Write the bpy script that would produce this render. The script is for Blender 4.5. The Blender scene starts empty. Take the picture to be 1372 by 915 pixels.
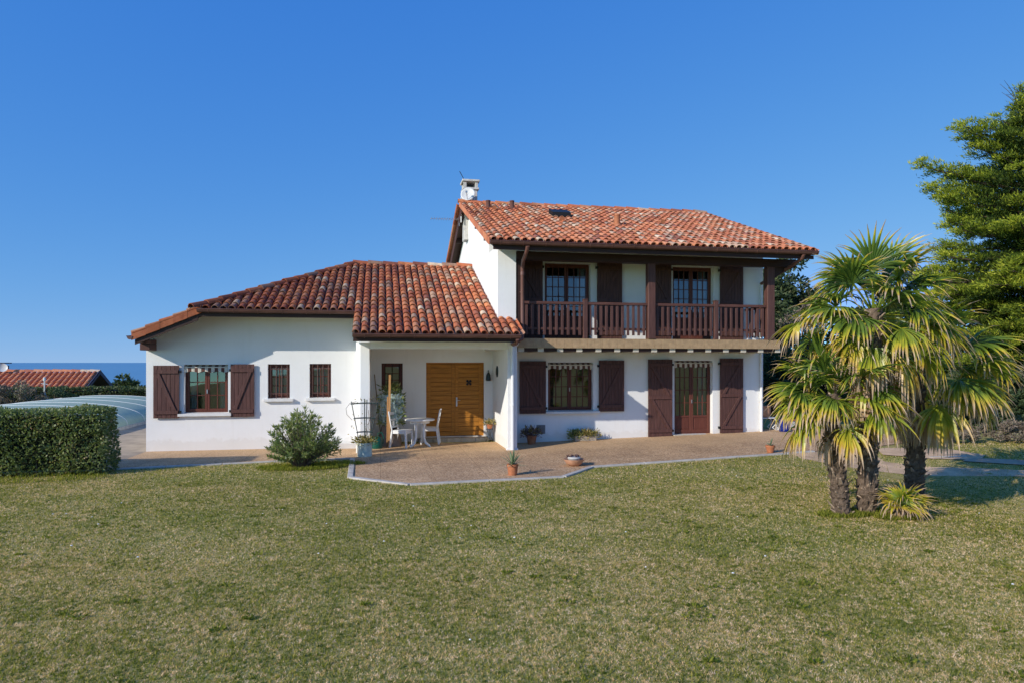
import bpy, math, random
import numpy as np
from mathutils import Vector
random.seed(7)
RNG = np.random.default_rng(11)
R = math.radians
SC = bpy.context.scene
COL = SC.collection

# ------------------------------------------------------------------ camera, sky, sun, exposure
cam_d = bpy.data.cameras.new("camera")
cam_d.sensor_width = 36.0
cam_d.lens = 36.0 * 915.0 / 1372.0
cam_d.shift_y = 27.5 / 1372.0
cam_d.clip_start = 0.1
cam_d.clip_end = 90000.0
cam = bpy.data.objects.new("camera", cam_d)
cam.location = (0, 0, 2.18)
cam.rotation_euler = (R(90), 0, R(-10.9))
COL.objects.link(cam)
SC.camera = cam

SUN_TO = Vector((-1.72, -1.0, 0.86)).normalized()      # towards the sun
SUN_EL = math.asin(SUN_TO.z)
SUN_AZ = math.atan2(SUN_TO.x, SUN_TO.y)                # clockwise from +Y

world = bpy.data.worlds.new("World")
SC.world = world
world.use_nodes = True
wn = world.node_tree.nodes
wl = world.node_tree.links
sky = wn.new("ShaderNodeTexSky")
sky.sky_type = 'NISHITA'
sky.sun_disc = False
sky.sun_elevation = SUN_EL
sky.sun_rotation = SUN_AZ
sky.altitude = 0.0
sky.air_density = 1.0
sky.dust_density = 0.1
sky.ozone_density = 6.0
# the sky is read a little above each direction (clear, even coastal sky) and deepened per channel
_tc = wn.new("ShaderNodeTexCoord")
_mp = wn.new("ShaderNodeMapping")
_mp.inputs['Location'].default_value = (0, 0, .085)
wl.new(_tc.outputs['Generated'], _mp.inputs[0])
wl.new(_mp.outputs[0], sky.inputs[0])
_sep = wn.new("ShaderNodeSeparateColor")
_com = wn.new("ShaderNodeCombineColor")
wl.new(sky.outputs[0], _sep.inputs[0])
for _i, (_g, _k, _lin, _off, _op) in enumerate(((1.25, 1.3, 1.8, 0.0, 'MINIMUM'), (.70, .665, 2.6, -8.0, 'MAXIMUM'), (.25, .65, 2.6, -11.5, 'MAXIMUM'))):
    _a = wn.new("ShaderNodeMath"); _a.operation = 'MULTIPLY'; _a.inputs[1].default_value = .1
    _b = wn.new("ShaderNodeMath"); _b.operation = 'POWER'; _b.inputs[1].default_value = _g
    _c = wn.new("ShaderNodeMath"); _c.operation = 'MULTIPLY'; _c.inputs[1].default_value = _k * 10
    _d = wn.new("ShaderNodeMath"); _d.operation = 'MULTIPLY_ADD'; _d.inputs[1].default_value = _lin; _d.inputs[2].default_value = _off
    _e = wn.new("ShaderNodeMath"); _e.operation = _op
    wl.new(_sep.outputs[_i], _a.inputs[0]); wl.new(_a.outputs[0], _b.inputs[0]); wl.new(_b.outputs[0], _c.inputs[0])
    wl.new(_sep.outputs[_i], _d.inputs[0]); wl.new(_c.outputs[0], _e.inputs[0]); wl.new(_d.outputs[0], _e.inputs[1])
    wl.new(_e.outputs[0], _com.inputs[_i])
wl.new(_com.outputs[0], wn["Background"].inputs[0])
wn["Background"].inputs[1].default_value = 0.1

sun_d = bpy.data.lights.new("sun", 'SUN')
sun_d.energy = 2.95
sun_d.angle = R(0.5)
sun_d.color = (1.0, 0.93, 0.82)
sun = bpy.data.objects.new("sun", sun_d)
sun.rotation_euler = (-SUN_TO).to_track_quat('-Z', 'Y').to_euler()
sun.location = (-20, -12, 20)
COL.objects.link(sun)

SC.view_settings.view_transform = 'Standard'
SC.view_settings.look = 'None'
SC.view_settings.gamma = 1.0
SC.view_settings.use_curve_mapping = False
SC.view_settings.exposure = 0.52


# ------------------------------------------------------------------ materials
def mat(name, base=(.5, .5, .5), rough=.7, spec=.3, metal=0.0):
    m = bpy.data.materials.new(name)
    m.use_nodes = True
    b = m.node_tree.nodes["Principled BSDF"]
    b.inputs['Base Color'].default_value = (*base, 1)
    b.inputs['Roughness'].default_value = rough
    b.inputs['Specular IOR Level'].default_value = spec
    b.inputs['Metallic'].default_value = metal
    return m, m.node_tree.nodes, m.node_tree.links, b


def tc(n, l, kind='Object', scale=None):
    t = n.new("ShaderNodeTexCoord")
    o = t.outputs[kind]
    if scale is not None:
        mp = n.new("ShaderNodeMapping")
        mp.inputs['Scale'].default_value = scale
        l.new(o, mp.inputs[0])
        o = mp.outputs[0]
    return o


def noise(n, l, co, scale, detail=4, rough=.55):
    t = n.new("ShaderNodeTexNoise")
    t.inputs['Scale'].default_value = scale
    t.inputs['Detail'].default_value = detail
    t.inputs['Roughness'].default_value = rough
    l.new(co, t.inputs['Vector'])
    return t.outputs['Fac']


def ramp(n, l, src, stops, interp='LINEAR'):
    r = n.new("ShaderNodeValToRGB")
    r.color_ramp.interpolation = interp
    el = r.color_ramp.elements
    while len(el) < len(stops):
        el.new(.5)
    for e, (p, c) in zip(el, stops):
        e.position = p
        e.color = (*c, 1) if len(c) == 3 else c
    l.new(src, r.inputs[0])
    return r.outputs[0]


def mixc(n, l, fac, a, b, mode='MIX'):
    x = n.new("ShaderNodeMix")
    x.data_type = 'RGBA'
    x.blend_type = mode
    for sock, v in ((x.inputs[0], fac), (x.inputs[6], a), (x.inputs[7], b)):
        if isinstance(v, (int, float)):
            sock.default_value = v
        elif isinstance(v, tuple):
            sock.default_value = (*v, 1)
        else:
            l.new(v, sock)
    return x.outputs[2]


def bump(n, l, b, h, strength=.3, dist=.01):
    bp = n.new("ShaderNodeBump")
    bp.inputs['Strength'].default_value = strength
    bp.inputs['Distance'].default_value = dist
    l.new(h, bp.inputs['Height'])
    l.new(bp.outputs[0], b.inputs['Normal'])


def attr(n, name):
    a = n.new("ShaderNodeAttribute")
    a.attribute_name = name
    return a.outputs['Fac']


def simple(name, base, rough=.7, var=.15, scale=6.0, spec=.3, bmp=0.0, bscale=60.0, metal=0.0):
    m, n, l, b = mat(name, base, rough, spec, metal)
    co = tc(n, l)
    f = noise(n, l, co, scale, 5)
    lo = tuple(c * (1 - var) for c in base)
    hi = tuple(min(1, c * (1 + var)) for c in base)
    l.new(ramp(n, l, f, [(.3, lo), (.7, hi)]), b.inputs['Base Color'])
    if bmp:
        bump(n, l, b, noise(n, l, co, bscale, 4), bmp, .01)
    return m


def make_stucco():
    m, n, l, b = mat("stucco", (.8, .8, .8), .9, .15)
    co = tc(n, l)
    f1 = noise(n, l, co, 1.3, 6, .6)
    f2 = noise(n, l, tc(n, l, 'Object', (6, 6, .6)), 1.0, 5, .6)
    c = ramp(n, l, f1, [(.25, (.80, .80, .79)), (.6, (.84, .84, .83))])
    st = ramp(n, l, f2, [(.25, (.94, .935, .92)), (.45, (1, 1, 1))])
    c = mixc(n, l, .8, c, st, 'MULTIPLY')
    # splash dirt along the foot of the wall, patchy
    xyz = n.new("ShaderNodeSeparateXYZ")
    l.new(tc(n, l), xyz.inputs[0])
    f4 = noise(n, l, co, 5, 5, .65)
    mm = n.new("ShaderNodeMath"); mm.operation = 'MULTIPLY_ADD'; mm.inputs[1].default_value = -.45
    l.new(f4, mm.inputs[0]); l.new(xyz.outputs[2], mm.inputs[2])
    dk = ramp(n, l, mm.outputs[0], [(0.0, (.22, .22, .22)), (.07, (0, 0, 0))])
    c = mixc(n, l, dk, c, (.56, .50, .42))
    f5 = noise(n, l, co, .8, 6, .7)
    c = mixc(n, l, .5, c, ramp(n, l, f5, [(.35, (.93, .925, .90)), (.6, (1, 1, 1))]), 'MULTIPLY')
    l.new(c, b.inputs['Base Color'])
    hb = mixc(n, l, .5, noise(n, l, co, 38, 5, .65), noise(n, l, co, 4, 3, .5))
    bump(n, l, b, hb, .42, .012)
    return m


def make_tile(name, warm):
    m, n, l, b = mat(name, (.4, .12, .07), .85, .2)
    a = attr(n, "rnd")
    if warm:
        st = [(0, (.34, .13, .10)), (.12, (.50, .175, .10)), (.3, (.62, .215, .115)), (.55, (.68, .27, .14)),
              (.76, (.66, .32, .205)), (.83, (.44, .33, .27)), (.91, (.66, .42, .30)), (.96, (.70, .54, .41)), (1, (.76, .63, .51))]
    else:
        st = [(0, (.30, .12, .095)), (.2, (.48, .155, .085)), (.45, (.60, .21, .11)), (.66, (.66, .27, .135)),
              (.78, (.46, .25, .18)), (.87, (.38, .26, .21)), (.93, (.62, .42, .31)), (.97, (.70, .55, .42)), (1, (.76, .64, .52))]
    c = ramp(n, l, a, st)
    co = tc(n, l)
    f = noise(n, l, co, 9, 6, .65)
    d = ramp(n, l, f, [(.3, (.68, .64, .62)), (.55, (1, 1, 1)), (.75, (1.0, .97, .92))])
    c2 = mixc(n, l, .75, c, d, 'MULTIPLY')
    f3 = noise(n, l, co, 30, 3, .6)
    lich = ramp(n, l, f3, [(.62, (0, 0, 0)), (.72, (1, 1, 1))])
    c3 = mixc(n, l, lich, c2, (.46, .41, .33))
    mixn = mixc(n, l, .35, c2, c3)
    f6 = noise(n, l, tc(n, l, 'Object', (1.6, .7, .7)), 1.3, 5, .65)
    mixn = mixc(n, l, .9, mixn, ramp(n, l, f6, [(.3, (.62, .58, .57)), (.52, (1, 1, 1)), (.75, (1.05, 1.0, .95))]), 'MULTIPLY')
    if not warm:      # the left wing's tiles are older and darker than those over the porch
        xz = n.new("ShaderNodeSeparateXYZ")
        l.new(co, xz.inputs[0])
        mrx = n.new("ShaderNodeMath"); mrx.operation = 'MULTIPLY_ADD'; mrx.inputs[1].default_value = .16; mrx.inputs[2].default_value = .85
        l.new(xz.outputs[0], mrx.inputs[0])
        mixn = mixc(n, l, 1.0, mixn, ramp(n, l, mrx.outputs[0], [(.15, (.66, .62, .60)), (.75, (1.1, 1.06, 1.0))]), 'MULTIPLY')
    l.new(mixc(n, l, 1.0, mixn, (1.0, .985, .92), 'MULTIPLY'), b.inputs['Base Color'])
    bump(n, l, b, noise(n, l, co, 70, 4), .35, .006)
    return m


def make_wood(name, base, axis='Z', rough=.55, var=.25, spec=.3, fade=None):
    m, n, l, b = mat(name, base, rough, spec)
    sc = {'Z': (14, 14, 1.0), 'X': (1.0, 14, 14), 'Y': (14, 1, 14)}[axis]
    co = tc(n, l, 'Object', sc)
    f = noise(n, l, co, 2.2, 6, .65)
    lo = tuple(c * (1 - var) for c in base)
    hi = tuple(c * (1 + var) for c in base)
    c = ramp(n, l, f, [(.3, lo), (.7, hi)])
    if fade:
        f2 = noise(n, l, tc(n, l), 1.7, 4, .6)
        k = ramp(n, l, f2, [(.45, (0, 0, 0)), (.75, (1, 1, 1))])
        c = mixc(n, l, k, c, fade)
    l.new(c, b.inputs['Base Color'])
    bump(n, l, b, f, .2, .004)
    return m


def make_glass():
    m, n, l, b = mat("window_glass", (.02, .02, .02), .02)
    n.remove(b)
    out = n["Material Output"]
    tr = n.new("ShaderNodeBsdfTransparent")
    tr.inputs[0].default_value = (.72, .76, .75, 1)
    gl = n.new("ShaderNodeBsdfGlossy")
    gl.inputs['Roughness'].default_value = .015
    gl.inputs[0].default_value = (1, 1, 1, 1)
    fr = n.new("ShaderNodeFresnel")
    fr.inputs[0].default_value = 2.3
    mx = n.new("ShaderNodeMixShader")
    l.new(fr.outputs[0], mx.inputs[0])
    l.new(tr.outputs[0], mx.inputs[1])
    l.new(gl.outputs[0], mx.inputs[2])
    # slight waviness of the panes
    co = tc(n, l)
    bp = n.new("ShaderNodeBump")
    bp.inputs['Strength'].default_value = .02
    bp.inputs['Distance'].default_value = .02
    l.new(noise(n, l, co, 2.2, 1), bp.inputs['Height'])
    l.new(bp.outputs[0], gl.inputs['Normal'])
    l.new(mx.outputs[0], out.inputs[0])
    return m


def make_film(name, tint, gloss, opac):
    m, n, l, b = mat(name, tint, gloss, .5)
    out = n["Material Output"]
    tr = n.new("ShaderNodeBsdfTransparent")
    b.inputs['Specular IOR Level'].default_value = .15 if gloss > .6 else .5
    tr.inputs[0].default_value = (.92, .96, .95, 1)
    mx = n.new("ShaderNodeMixShader")
    co = tc(n, l)
    f = ramp(n, l, noise(n, l, co, 9, 4), [(.35, (opac * .5,) * 3), (.65, (min(1, opac * 1.4),) * 3)])
    l.new(f, mx.inputs[0])
    l.new(tr.outputs[0], mx.inputs[1])
    l.new(b.outputs[0], mx.inputs[2])
    l.new(mx.outputs[0], out.inputs[0])
    return m


def make_gravel():
    m, n, l, b = mat("pebble_concrete", (.25, .2, .15), .9, .2)
    co = tc(n, l)
    v = n.new("ShaderNodeTexVoronoi")
    v.inputs['Scale'].default_value = 55
    l.new(co, v.inputs['Vector'])
    sep = n.new("ShaderNodeSeparateColor")
    l.new(v.outputs['Color'], sep.inputs[0])
    peb = ramp(n, l, sep.outputs[0], [(0, (.24, .135, .065)), (.3, (.50, .31, .165)), (.55, (.63, .41, .225)),
                                      (.8, (.72, .49, .285)), (1, (.82, .64, .43))])
    big = noise(n, l, co, 1.1, 6, .65)
    peb = mixc(n, l, .8, peb, ramp(n, l, big, [(.3, (.70, .66, .64)), (.68, (1.08, 1.04, 1.0))]), 'MULTIPLY')
    # cleaner, sandier strip swept towards the house walls
    xyz = n.new("ShaderNodeSeparateXYZ")
    l.new(co, xyz.inputs[0])
    wob = n.new("ShaderNodeMath"); wob.operation = 'MULTIPLY_ADD'
    l.new(big, wob.inputs[0]); wob.inputs[1].default_value = 1.6
    l.new(xyz.outputs[1], wob.inputs[2])
    k = ramp(n, l, wob.outputs[0], [(0, (0, 0, 0)), (1, (1, 1, 1))])
    mr = n.new("ShaderNodeMapRange")
    mr.inputs[1].default_value = 16.3; mr.inputs[2].default_value = 17.6
    l.new(wob.outputs[0], mr.inputs[0])
    sand = mixc(n, l, .42, peb, (.78, .52, .28))
    c = mixc(n, l, mr.outputs[0], peb, sand)
    # joints between cast slabs
    br = n.new("ShaderNodeTexBrick")
    br.offset = 0.0
    br.inputs['Scale'].default_value = 1.0
    br.inputs['Brick Width'].default_value = 1.0
    br.inputs['Row Height'].default_value = 1.0
    br.inputs['Mortar Size'].default_value = .007
    br.inputs['Color1'].default_value = (1, 1, 1, 1)
    br.inputs['Color2'].default_value = (.93, .93, .93, 1)
    br.inputs['Mortar'].default_value = (.68, .66, .62, 1)
    l.new(co, br.inputs['Vector'])
    c = mixc(n, l, 1.0, c, br.outputs[0], 'MULTIPLY')
    l.new(c, b.inputs['Base Color'])
    bump(n, l, b, v.outputs['Distance'], .5, .008)
    return m


def make_lawn():
    m, n, l, b = mat("lawn_soil", (.1, .1, .04), .95, .1)
    co = tc(n, l)
    f1 = noise(n, l, co, .45, 5, .6)
    f2 = noise(n, l, co, 9, 6, .7)
    f3 = noise(n, l, co, 60, 3, .7)
    g = ramp(n, l, f2, [(.3, (.22, .21, .06)), (.48, (.38, .33, .12)), (.62, (.52, .41, .20)), (.8, (.64, .52, .31))])
    t = ramp(n, l, f1, [(.3, (.78, .95, .72)), (.7, (1.15, 1.05, .95))])
    c = mixc(n, l, 1.0, g, t, 'MULTIPLY')
    c = mixc(n, l, .7, c, ramp(n, l, f3, [(.3, (.55, .55, .5)), (.7, (1.15, 1.15, 1.1))]), 'MULTIPLY')
    l.new(c, b.inputs['Base Color'])
    bump(n, l, b, f3, .6, .03)
    return m


def make_leaf(name, stops, rough=.5, spec=.4, trans=.25, an="rnd"):
    m, n, l, b = mat(name, stops[0][1], rough, spec)
    c = ramp(n, l, attr(n, an), stops)
    l.new(c, b.inputs['Base Color'])
    out = n["Material Output"]
    tl = n.new("ShaderNodeBsdfTranslucent")
    l.new(mixc(n, l, 1.0, c, (1.25, 1.3, .7), 'MULTIPLY'), tl.inputs[0])
    mx = n.new("ShaderNodeMixShader")
    mx.inputs[0].default_value = trans
    l.new(b.outputs[0], mx.inputs[1])
    l.new(tl.outputs[0], mx.inputs[2])
    l.new(mx.outputs[0], out.inputs[0])
    return m


def make_water():
    m, n, l, b = mat("sea_water", (.012, .06, .11), .35, .35)
    co = tc(n, l)
    bump(n, l, b, noise(n, l, co, .05, 4), .25, 3.0)
    c = ramp(n, l, noise(n, l, co, .0006, 4), [(.3, (.10, .25, .38)), (.7, (.14, .31, .44))])
    l.new(c, b.inputs['Base Color'])
    return m


M = {}
M['stucco'] = make_stucco()
M['tile_warm'] = make_tile("clay_tile_orange", True)
M['tile_dark'] = make_tile("clay_tile_weathered", False)
M['brown'] = make_wood("brown_paint_wood", (.100, .046, .038), 'Z', .55, .38)
M['brownx'] = make_wood("brown_paint_rail", (.105, .046, .036), 'X', .55, .35)
M['darkbeam'] = make_wood("dark_beam_wood", (.042, .021, .017), 'X', .6, .3)
M['soffit'] = make_wood("soffit_boards", (.10, .065, .05), 'X', .8, .3)
M['gutter'] = simple("gutter_brown", (.12, .056, .044), .45, .25, 5, .4)
M['pipe_brown'] = simple("downpipe_brown", (.15, .07, .055), .4, .15, 5, .4)
M['white_paint'] = simple("white_paint", (.78, .78, .77), .5, .04, 8, .4)
M['white_plastic'] = simple("white_resin", (.80, .79, .76), .45, .05, 8, .4)
M['sill'] = simple("sill_paint", (.72, .71, .68), .8, .1, 5, .3, .2)
M['frame'] = make_wood("window_frame_wood", (.13, .042, .028), 'Z', .4, .2)
M['door'] = make_wood("door_oak", (.40, .165, .022), 'X', .5, .34)
M['joint'] = simple("door_groove", (.16, .06, .012), .7)
M['iron'] = simple("black_iron", (.015, .014, .013), .5)
M['glass'] = make_glass()
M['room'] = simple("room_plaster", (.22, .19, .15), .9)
M['curtain'] = simple("curtain_cloth", (.72, .72, .70), .9, .08, 14)
M['cream'] = simple("awning_cream", (.62, .56, .46), .9, .06)
M['maroon'] = simple("awning_brown", (.13, .06, .045), .9, .1)
M['edge_tile'] = simple("balcony_edge_tile", (.40, .27, .15), .6, .18, 9)
M['joist'] = simple("joist_paint", (.58, .52, .42), .8, .1)
M['gravel'] = make_gravel()
M['kerb'] = simple("kerb_concrete", (.50, .46, .40), .85, .2, 6, .2, .3)
M['lawn'] = make_lawn()
M['paving'] = simple("path_concrete", (.42, .33, .23), .9, .22, 2.2, .2, .2)
M['gravel_path'] = simple("gravel_dirt", (.60, .41, .25), .95, .25, 3, .1, .5, 90)
M['stone'] = simple("step_stone", (.45, .38, .29), .85, .2, 7, .2, .2)
M['sea'] = make_water()
M['terracotta'] = simple("terracotta", (.42, .155, .07), .75, .2, 14)
M['terracotta_pale'] = simple("terracotta_pale", (.50, .27, .16), .8, .2, 10)
M['pink_pot'] = simple("pink_clay", (.55, .33, .24), .8, .12, 10)
M['blue_glaze'] = simple("blue_glaze", (.008, .025, .20), .15, .2, 6, .6)
M['celadon'] = simple("pale_green_glaze", (.62, .68, .58), .45, .2, 12, .4)
M['soil'] = simple("potting_soil", (.05, .035, .025), .95, .3, 30)
M['green_metal'] = simple("dark_green_metal", (.025, .045, .045), .4, .2)
M['can_green'] = simple("green_plastic", (.005, .09, .06), .35, .1, 5, .5)
M['pine'] = make_wood("raw_pine", (.50, .27, .11), 'Z', .7, .2)
M['bamboo'] = make_wood("old_cane", (.28, .19, .11), 'Z', .7, .25)
M['burlap'] = simple("burlap", (.32, .25, .20), .95, .2, 16, .1, .5, 120)
M['film'] = make_film("plastic_wrap", (.62, .78, .74), .15, .55)
M['grey_render'] = simple("chimney_render", (.55, .53, .49), .9, .25, 5, .2, .4)
M['dish'] = simple("dish_enamel", (.62, .62, .60), .4, .05)
M['alu'] = simple("aluminium", (.5, .5, .5), .35, .1, 8, .5, 0, 60, .8)
M['slate'] = simple("skylight_glass", (.09, .10, .12), .2, .1)
M['vent'] = simple("vent_grille", (.22, .22, .22), .7)
M['bark'] = simple("bark", (.10, .075, .055), .95, .35, 10, .1, .8, 30)
M['twig'] = simple("twigs", (.13, .10, .075), .95, .3, 10)
M['palm_bark'] = simple("palm_fibre", (.135, .098, .072), .97, .5, 22, .05, 1.0, 50)
M['stub'] = simple("palm_leaf_base", (.34, .25, .18), .9, .45, 12)
M['poly'] = make_film("pool_panels", (.40, .50, .38), .85, 1.8)
M['shade_navy'] = simple("gable_shade_colour", (.07, .075, .11), .8)  # dark blue shade of the neighbour's gable put into the base colour
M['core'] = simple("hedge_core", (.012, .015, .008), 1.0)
M['leaf_hedge'] = make_leaf("hedge_leaf", [(0, (.08, .11, .045)), (.45, (.17, .225, .085)), (.75, (.27, .32, .12)), (.9, (.42, .42, .22)), (1, (.45, .33, .2))], .42, .35, .3)
M['leaf_back'] = make_leaf("back_hedge_leaf", [(0, (.04, .065, .026)), (.6, (.085, .125, .045)), (.9, (.14, .155, .06)), (1, (.22, .11, .06))], .5, .4, .2)
M['leaf_oleander'] = make_leaf("oleander_leaf", [(0, (.10, .15, .06)), (.45, (.20, .26, .09)), (.75, (.31, .36, .12)), (.9, (.42, .40, .18)), (1, (.50, .44, .30))], .38, .45, .35)
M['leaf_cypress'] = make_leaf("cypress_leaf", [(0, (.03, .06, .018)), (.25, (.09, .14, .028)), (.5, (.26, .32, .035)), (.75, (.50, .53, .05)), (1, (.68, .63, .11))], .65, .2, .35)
M['leaf_dark'] = make_leaf("bank_leaf", [(0, (.03, .05, .024)), (.5, (.065, .10, .042)), (.85, (.12, .155, .06)), (1, (.19, .18, .09))], .55, .3, .25)
M['leaf_grey'] = make_leaf("bare_twig_leaf", [(0, (.14, .11, .09)), (.5, (.24, .19, .15)), (1, (.22, .23, .11))], .8, .2, .1)
M['palm_leaf'] = make_leaf("palm_leaf", [(0, (.055, .115, .022)), (.28, (.17, .24, .03)), (.45, (.36, .38, .035)), (.6, (.58, .48, .05)), (.75, (.62, .42, .09)), (.87, (.60, .43, .28)), (1, (.46, .34, .26))], .36, .45, .32, "tint")
M['succulent'] = make_leaf("succulent_leaf", [(0, (.09, .16, .09)), (.6, (.17, .25, .13)), (1, (.50, .48, .26))], .45, .4, .1)
M['purple_leaf'] = make_leaf("purple_succulent", [(0, (.055, .03, .035)), (.6, (.13, .07, .075)), (1, (.28, .22, .22))], .5, .4, .1)
M['dry_leaf'] = make_leaf("dry_foliage", [(0, (.10, .12, .035)), (.5, (.30, .26, .08)), (1, (.50, .38, .16))], .8, .2, .25)
M['grass'] = make_leaf("grass_blade", [(0, (.06, .10, .012)), (.25, (.20, .235, .03)), (.5, (.44, .40, .075)), (.58, (.64, .47, .19)), (.8, (.86, .61, .36)), (1, (1.0, .79, .62))], .75, .15, .42)


# ------------------------------------------------------------------ mesh helpers
def wloc(o):
    v = Vector((0, 0, 0))
    while o is not None:
        v = v + o.location
        o = o.parent
    return v


class MB:
    """collects polygons; build() links them as one mesh object (vertices given in world space)"""
    def __init__(s):
        s.v, s.f, s.m, s.r = [], [], [], []

    def add(s, vs, fs, m=0, r=0.5):
        b = len(s.v)
        s.v.extend([tuple(p) for p in vs])
        for f in fs:
            s.f.append([i + b for i in f]); s.m.append(m); s.r.append(r)

    def box(s, x0, x1, y0, y1, z0, z1, m=0, r=.5):
        x0, x1 = min(x0, x1), max(x0, x1); y0, y1 = min(y0, y1), max(y0, y1); z0, z1 = min(z0, z1), max(z0, z1)
        v = [(x0, y0, z0), (x1, y0, z0), (x1, y1, z0), (x0, y1, z0), (x0, y0, z1), (x1, y0, z1), (x1, y1, z1), (x0, y1, z1)]
        s.add(v, [(0, 3, 2, 1), (4, 5, 6, 7), (0, 1, 5, 4), (1, 2, 6, 5), (2, 3, 7, 6), (3, 0, 4, 7)], m, r)

    def prism(s, poly, vec, m=0, r=.5):
        n = len(poly)
        a = [Vector(p) for p in poly]; v = Vector(vec)
        nrm = Vector((0, 0, 0))
        for i in range(n):
            nrm += a[i].cross(a[(i + 1) % n])
        if nrm.dot(v) > 0:
            a.reverse()
        b = [p + v for p in a]
        fs = [tuple(range(n)), tuple(range(2 * n - 1, n - 1, -1))]
        for i in range(n):
            j = (i + 1) % n
            fs.append((i, i + n, j + n, j))
        s.add(a + b, fs, m, r)

    def bar(s, p0, p1, w, t, up=(0, 0, 1), m=0, r=.5):
        p0, p1 = Vector(p0), Vector(p1)
        d = (p1 - p0).normalized()
        u = Vector(up)
        side = d.cross(u)
        if side.length < 1e-4:
            side = d.cross(Vector((0, 1, 0)))
        side.normalize(); u = side.cross(d).normalized()
        a = side * (w / 2); b = u * (t / 2)
        v = [p0 - a - b, p0 + a - b, p0 + a + b, p0 - a + b, p1 - a - b, p1 + a - b, p1 + a + b, p1 - a + b]
        s.add(v, [(0, 3, 2, 1), (4, 5, 6, 7), (0, 1, 5, 4), (1, 2, 6, 5), (2, 3, 7, 6), (3, 0, 4, 7)], m, r)

    def tube(s, pts, rad, seg=8, m=0, r=.5, cap=True):
        P = [Vector(p) for p in pts]
        if isinstance(rad, (int, float)):
            rad = [rad] * len(P)
        vs, fs = [], []
        prev = None
        for i, p in enumerate(P):
            if i == 0: d = P[1] - P[0]
            elif i == len(P) - 1: d = P[-1] - P[-2]
            else: d = (P[i + 1] - P[i]).normalized() + (P[i] - P[i - 1]).normalized()
            d.normalize()
            if prev is None:
                a = d.cross(Vector((0, 0, 1)))
                if a.length < .05: a = d.cross(Vector((0, 1, 0)))
            else:
                a = prev - d * prev.dot(d)
            a.normalize(); prev = a
            b = d.cross(a)
            for k in range(seg):
                t = 2 * math.pi * k / seg
                vs.append(p + (a * math.cos(t) + b * math.sin(t)) * rad[i])
        for i in range(len(P) - 1):
            for k in range(seg):
                k2 = (k + 1) % seg
                fs.append((i * seg + k, i * seg + k2, (i + 1) * seg + k2, (i + 1) * seg + k))
        if cap:
            fs.append(tuple(range(seg - 1, -1, -1)))
            fs.append(tuple((len(P) - 1) * seg + k for k in range(seg)))
        s.add(vs, fs, m, r)

    def lathe(s, prof, c, seg=20, m=0, sx=1.0, sy=1.0, r=.5):
        vs, fs = [], []
        for (rr, z) in prof:
            for k in range(seg):
                t = 2 * math.pi * k / seg
                vs.append((c[0] + rr * math.cos(t) * sx, c[1] + rr * math.sin(t) * sy, c[2] + z))
        for i in range(len(prof) - 1):
            for k in range(seg):
                k2 = (k + 1) % seg
                fs.append((i * seg + k, i * seg + k2, (i + 1) * seg + k2, (i + 1) * seg + k))
        s.add(vs, fs, m, r)

    def build(s, name, mats, parent=None, smooth=False, bevel=0.0):
        me = bpy.data.meshes.new(name)
        off = wloc(parent)
        me.from_pydata([(p[0] - off.x, p[1] - off.y, p[2] - off.z) for p in s.v], [], s.f)
        if not isinstance(mats, (list, tuple)): mats = [mats]
        for mm in mats: me.materials.append(M[mm] if isinstance(mm, str) else mm)
        me.polygons.foreach_set("material_index", s.m)
        at = me.attributes.new("rnd", 'FLOAT', 'FACE')
        at.data.foreach_set("value", s.r)
        if smooth:
            me.polygons.foreach_set("use_smooth", [True] * len(s.f))
        me.update()
        o = bpy.data.objects.new(name, me)
        COL.objects.link(o)
        if parent is not None: o.parent = parent
        if bevel:
            bv = o.modifiers.new("bevel", 'BEVEL'); bv.width = bevel; bv.segments = 1; bv.limit_method = 'ANGLE'
        return o


def smooth_angle(o, deg=40):
    me = o.data
    me.polygons.foreach_set("use_smooth", [True] * len(me.polygons))
    me.set_sharp_from_angle(angle=R(deg))
    return o


def tag(o, label=None, cat=None, group=None, kind=None):
    if label: o['label'] = label
    if cat: o['category'] = cat
    if group: o['group'] = group
    if kind: o['kind'] = kind
    return o


def empty(name, loc, label=None, cat=None, group=None):
    o = bpy.data.objects.new(name, None)
    o.location = loc
    o.empty_display_size = .3
    COL.objects.link(o)
    return tag(o, label, cat, group)


def part_empty(name, parent):
    o = bpy.data.objects.new(name, None)
    COL.objects.link(o); o.parent = parent
    return o


def npmesh(name, verts, nper, rnd, matname, parent=None, vattr=None, smooth=False):
    """many equal polygons with nper corners each; rnd one value per polygon"""
    off = wloc(parent)
    verts = np.asarray(verts, dtype=np.float32).reshape(-1, 3) - np.array(off, dtype=np.float32)
    nf = len(verts) // nper
    me = bpy.data.meshes.new(name)
    me.vertices.add(len(verts)); me.vertices.foreach_set("co", verts.ravel())
    me.loops.add(len(verts)); me.loops.foreach_set("vertex_index", np.arange(len(verts), dtype=np.int32))
    me.polygons.add(nf); me.polygons.foreach_set("loop_start", np.arange(nf, dtype=np.int32) * nper)
    at = me.attributes.new("rnd", 'FLOAT', 'FACE')
    at.data.foreach_set("value", np.asarray(rnd, dtype=np.float32))
    me.materials.append(M[matname])
    me.update(calc_edges=True)
    o = bpy.data.objects.new(name, me)
    COL.objects.link(o)
    if parent is not None: o.parent = parent
    return o


def unit(a):
    return a / np.maximum(np.linalg.norm(a, axis=1, keepdims=True), 1e-9)


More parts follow.
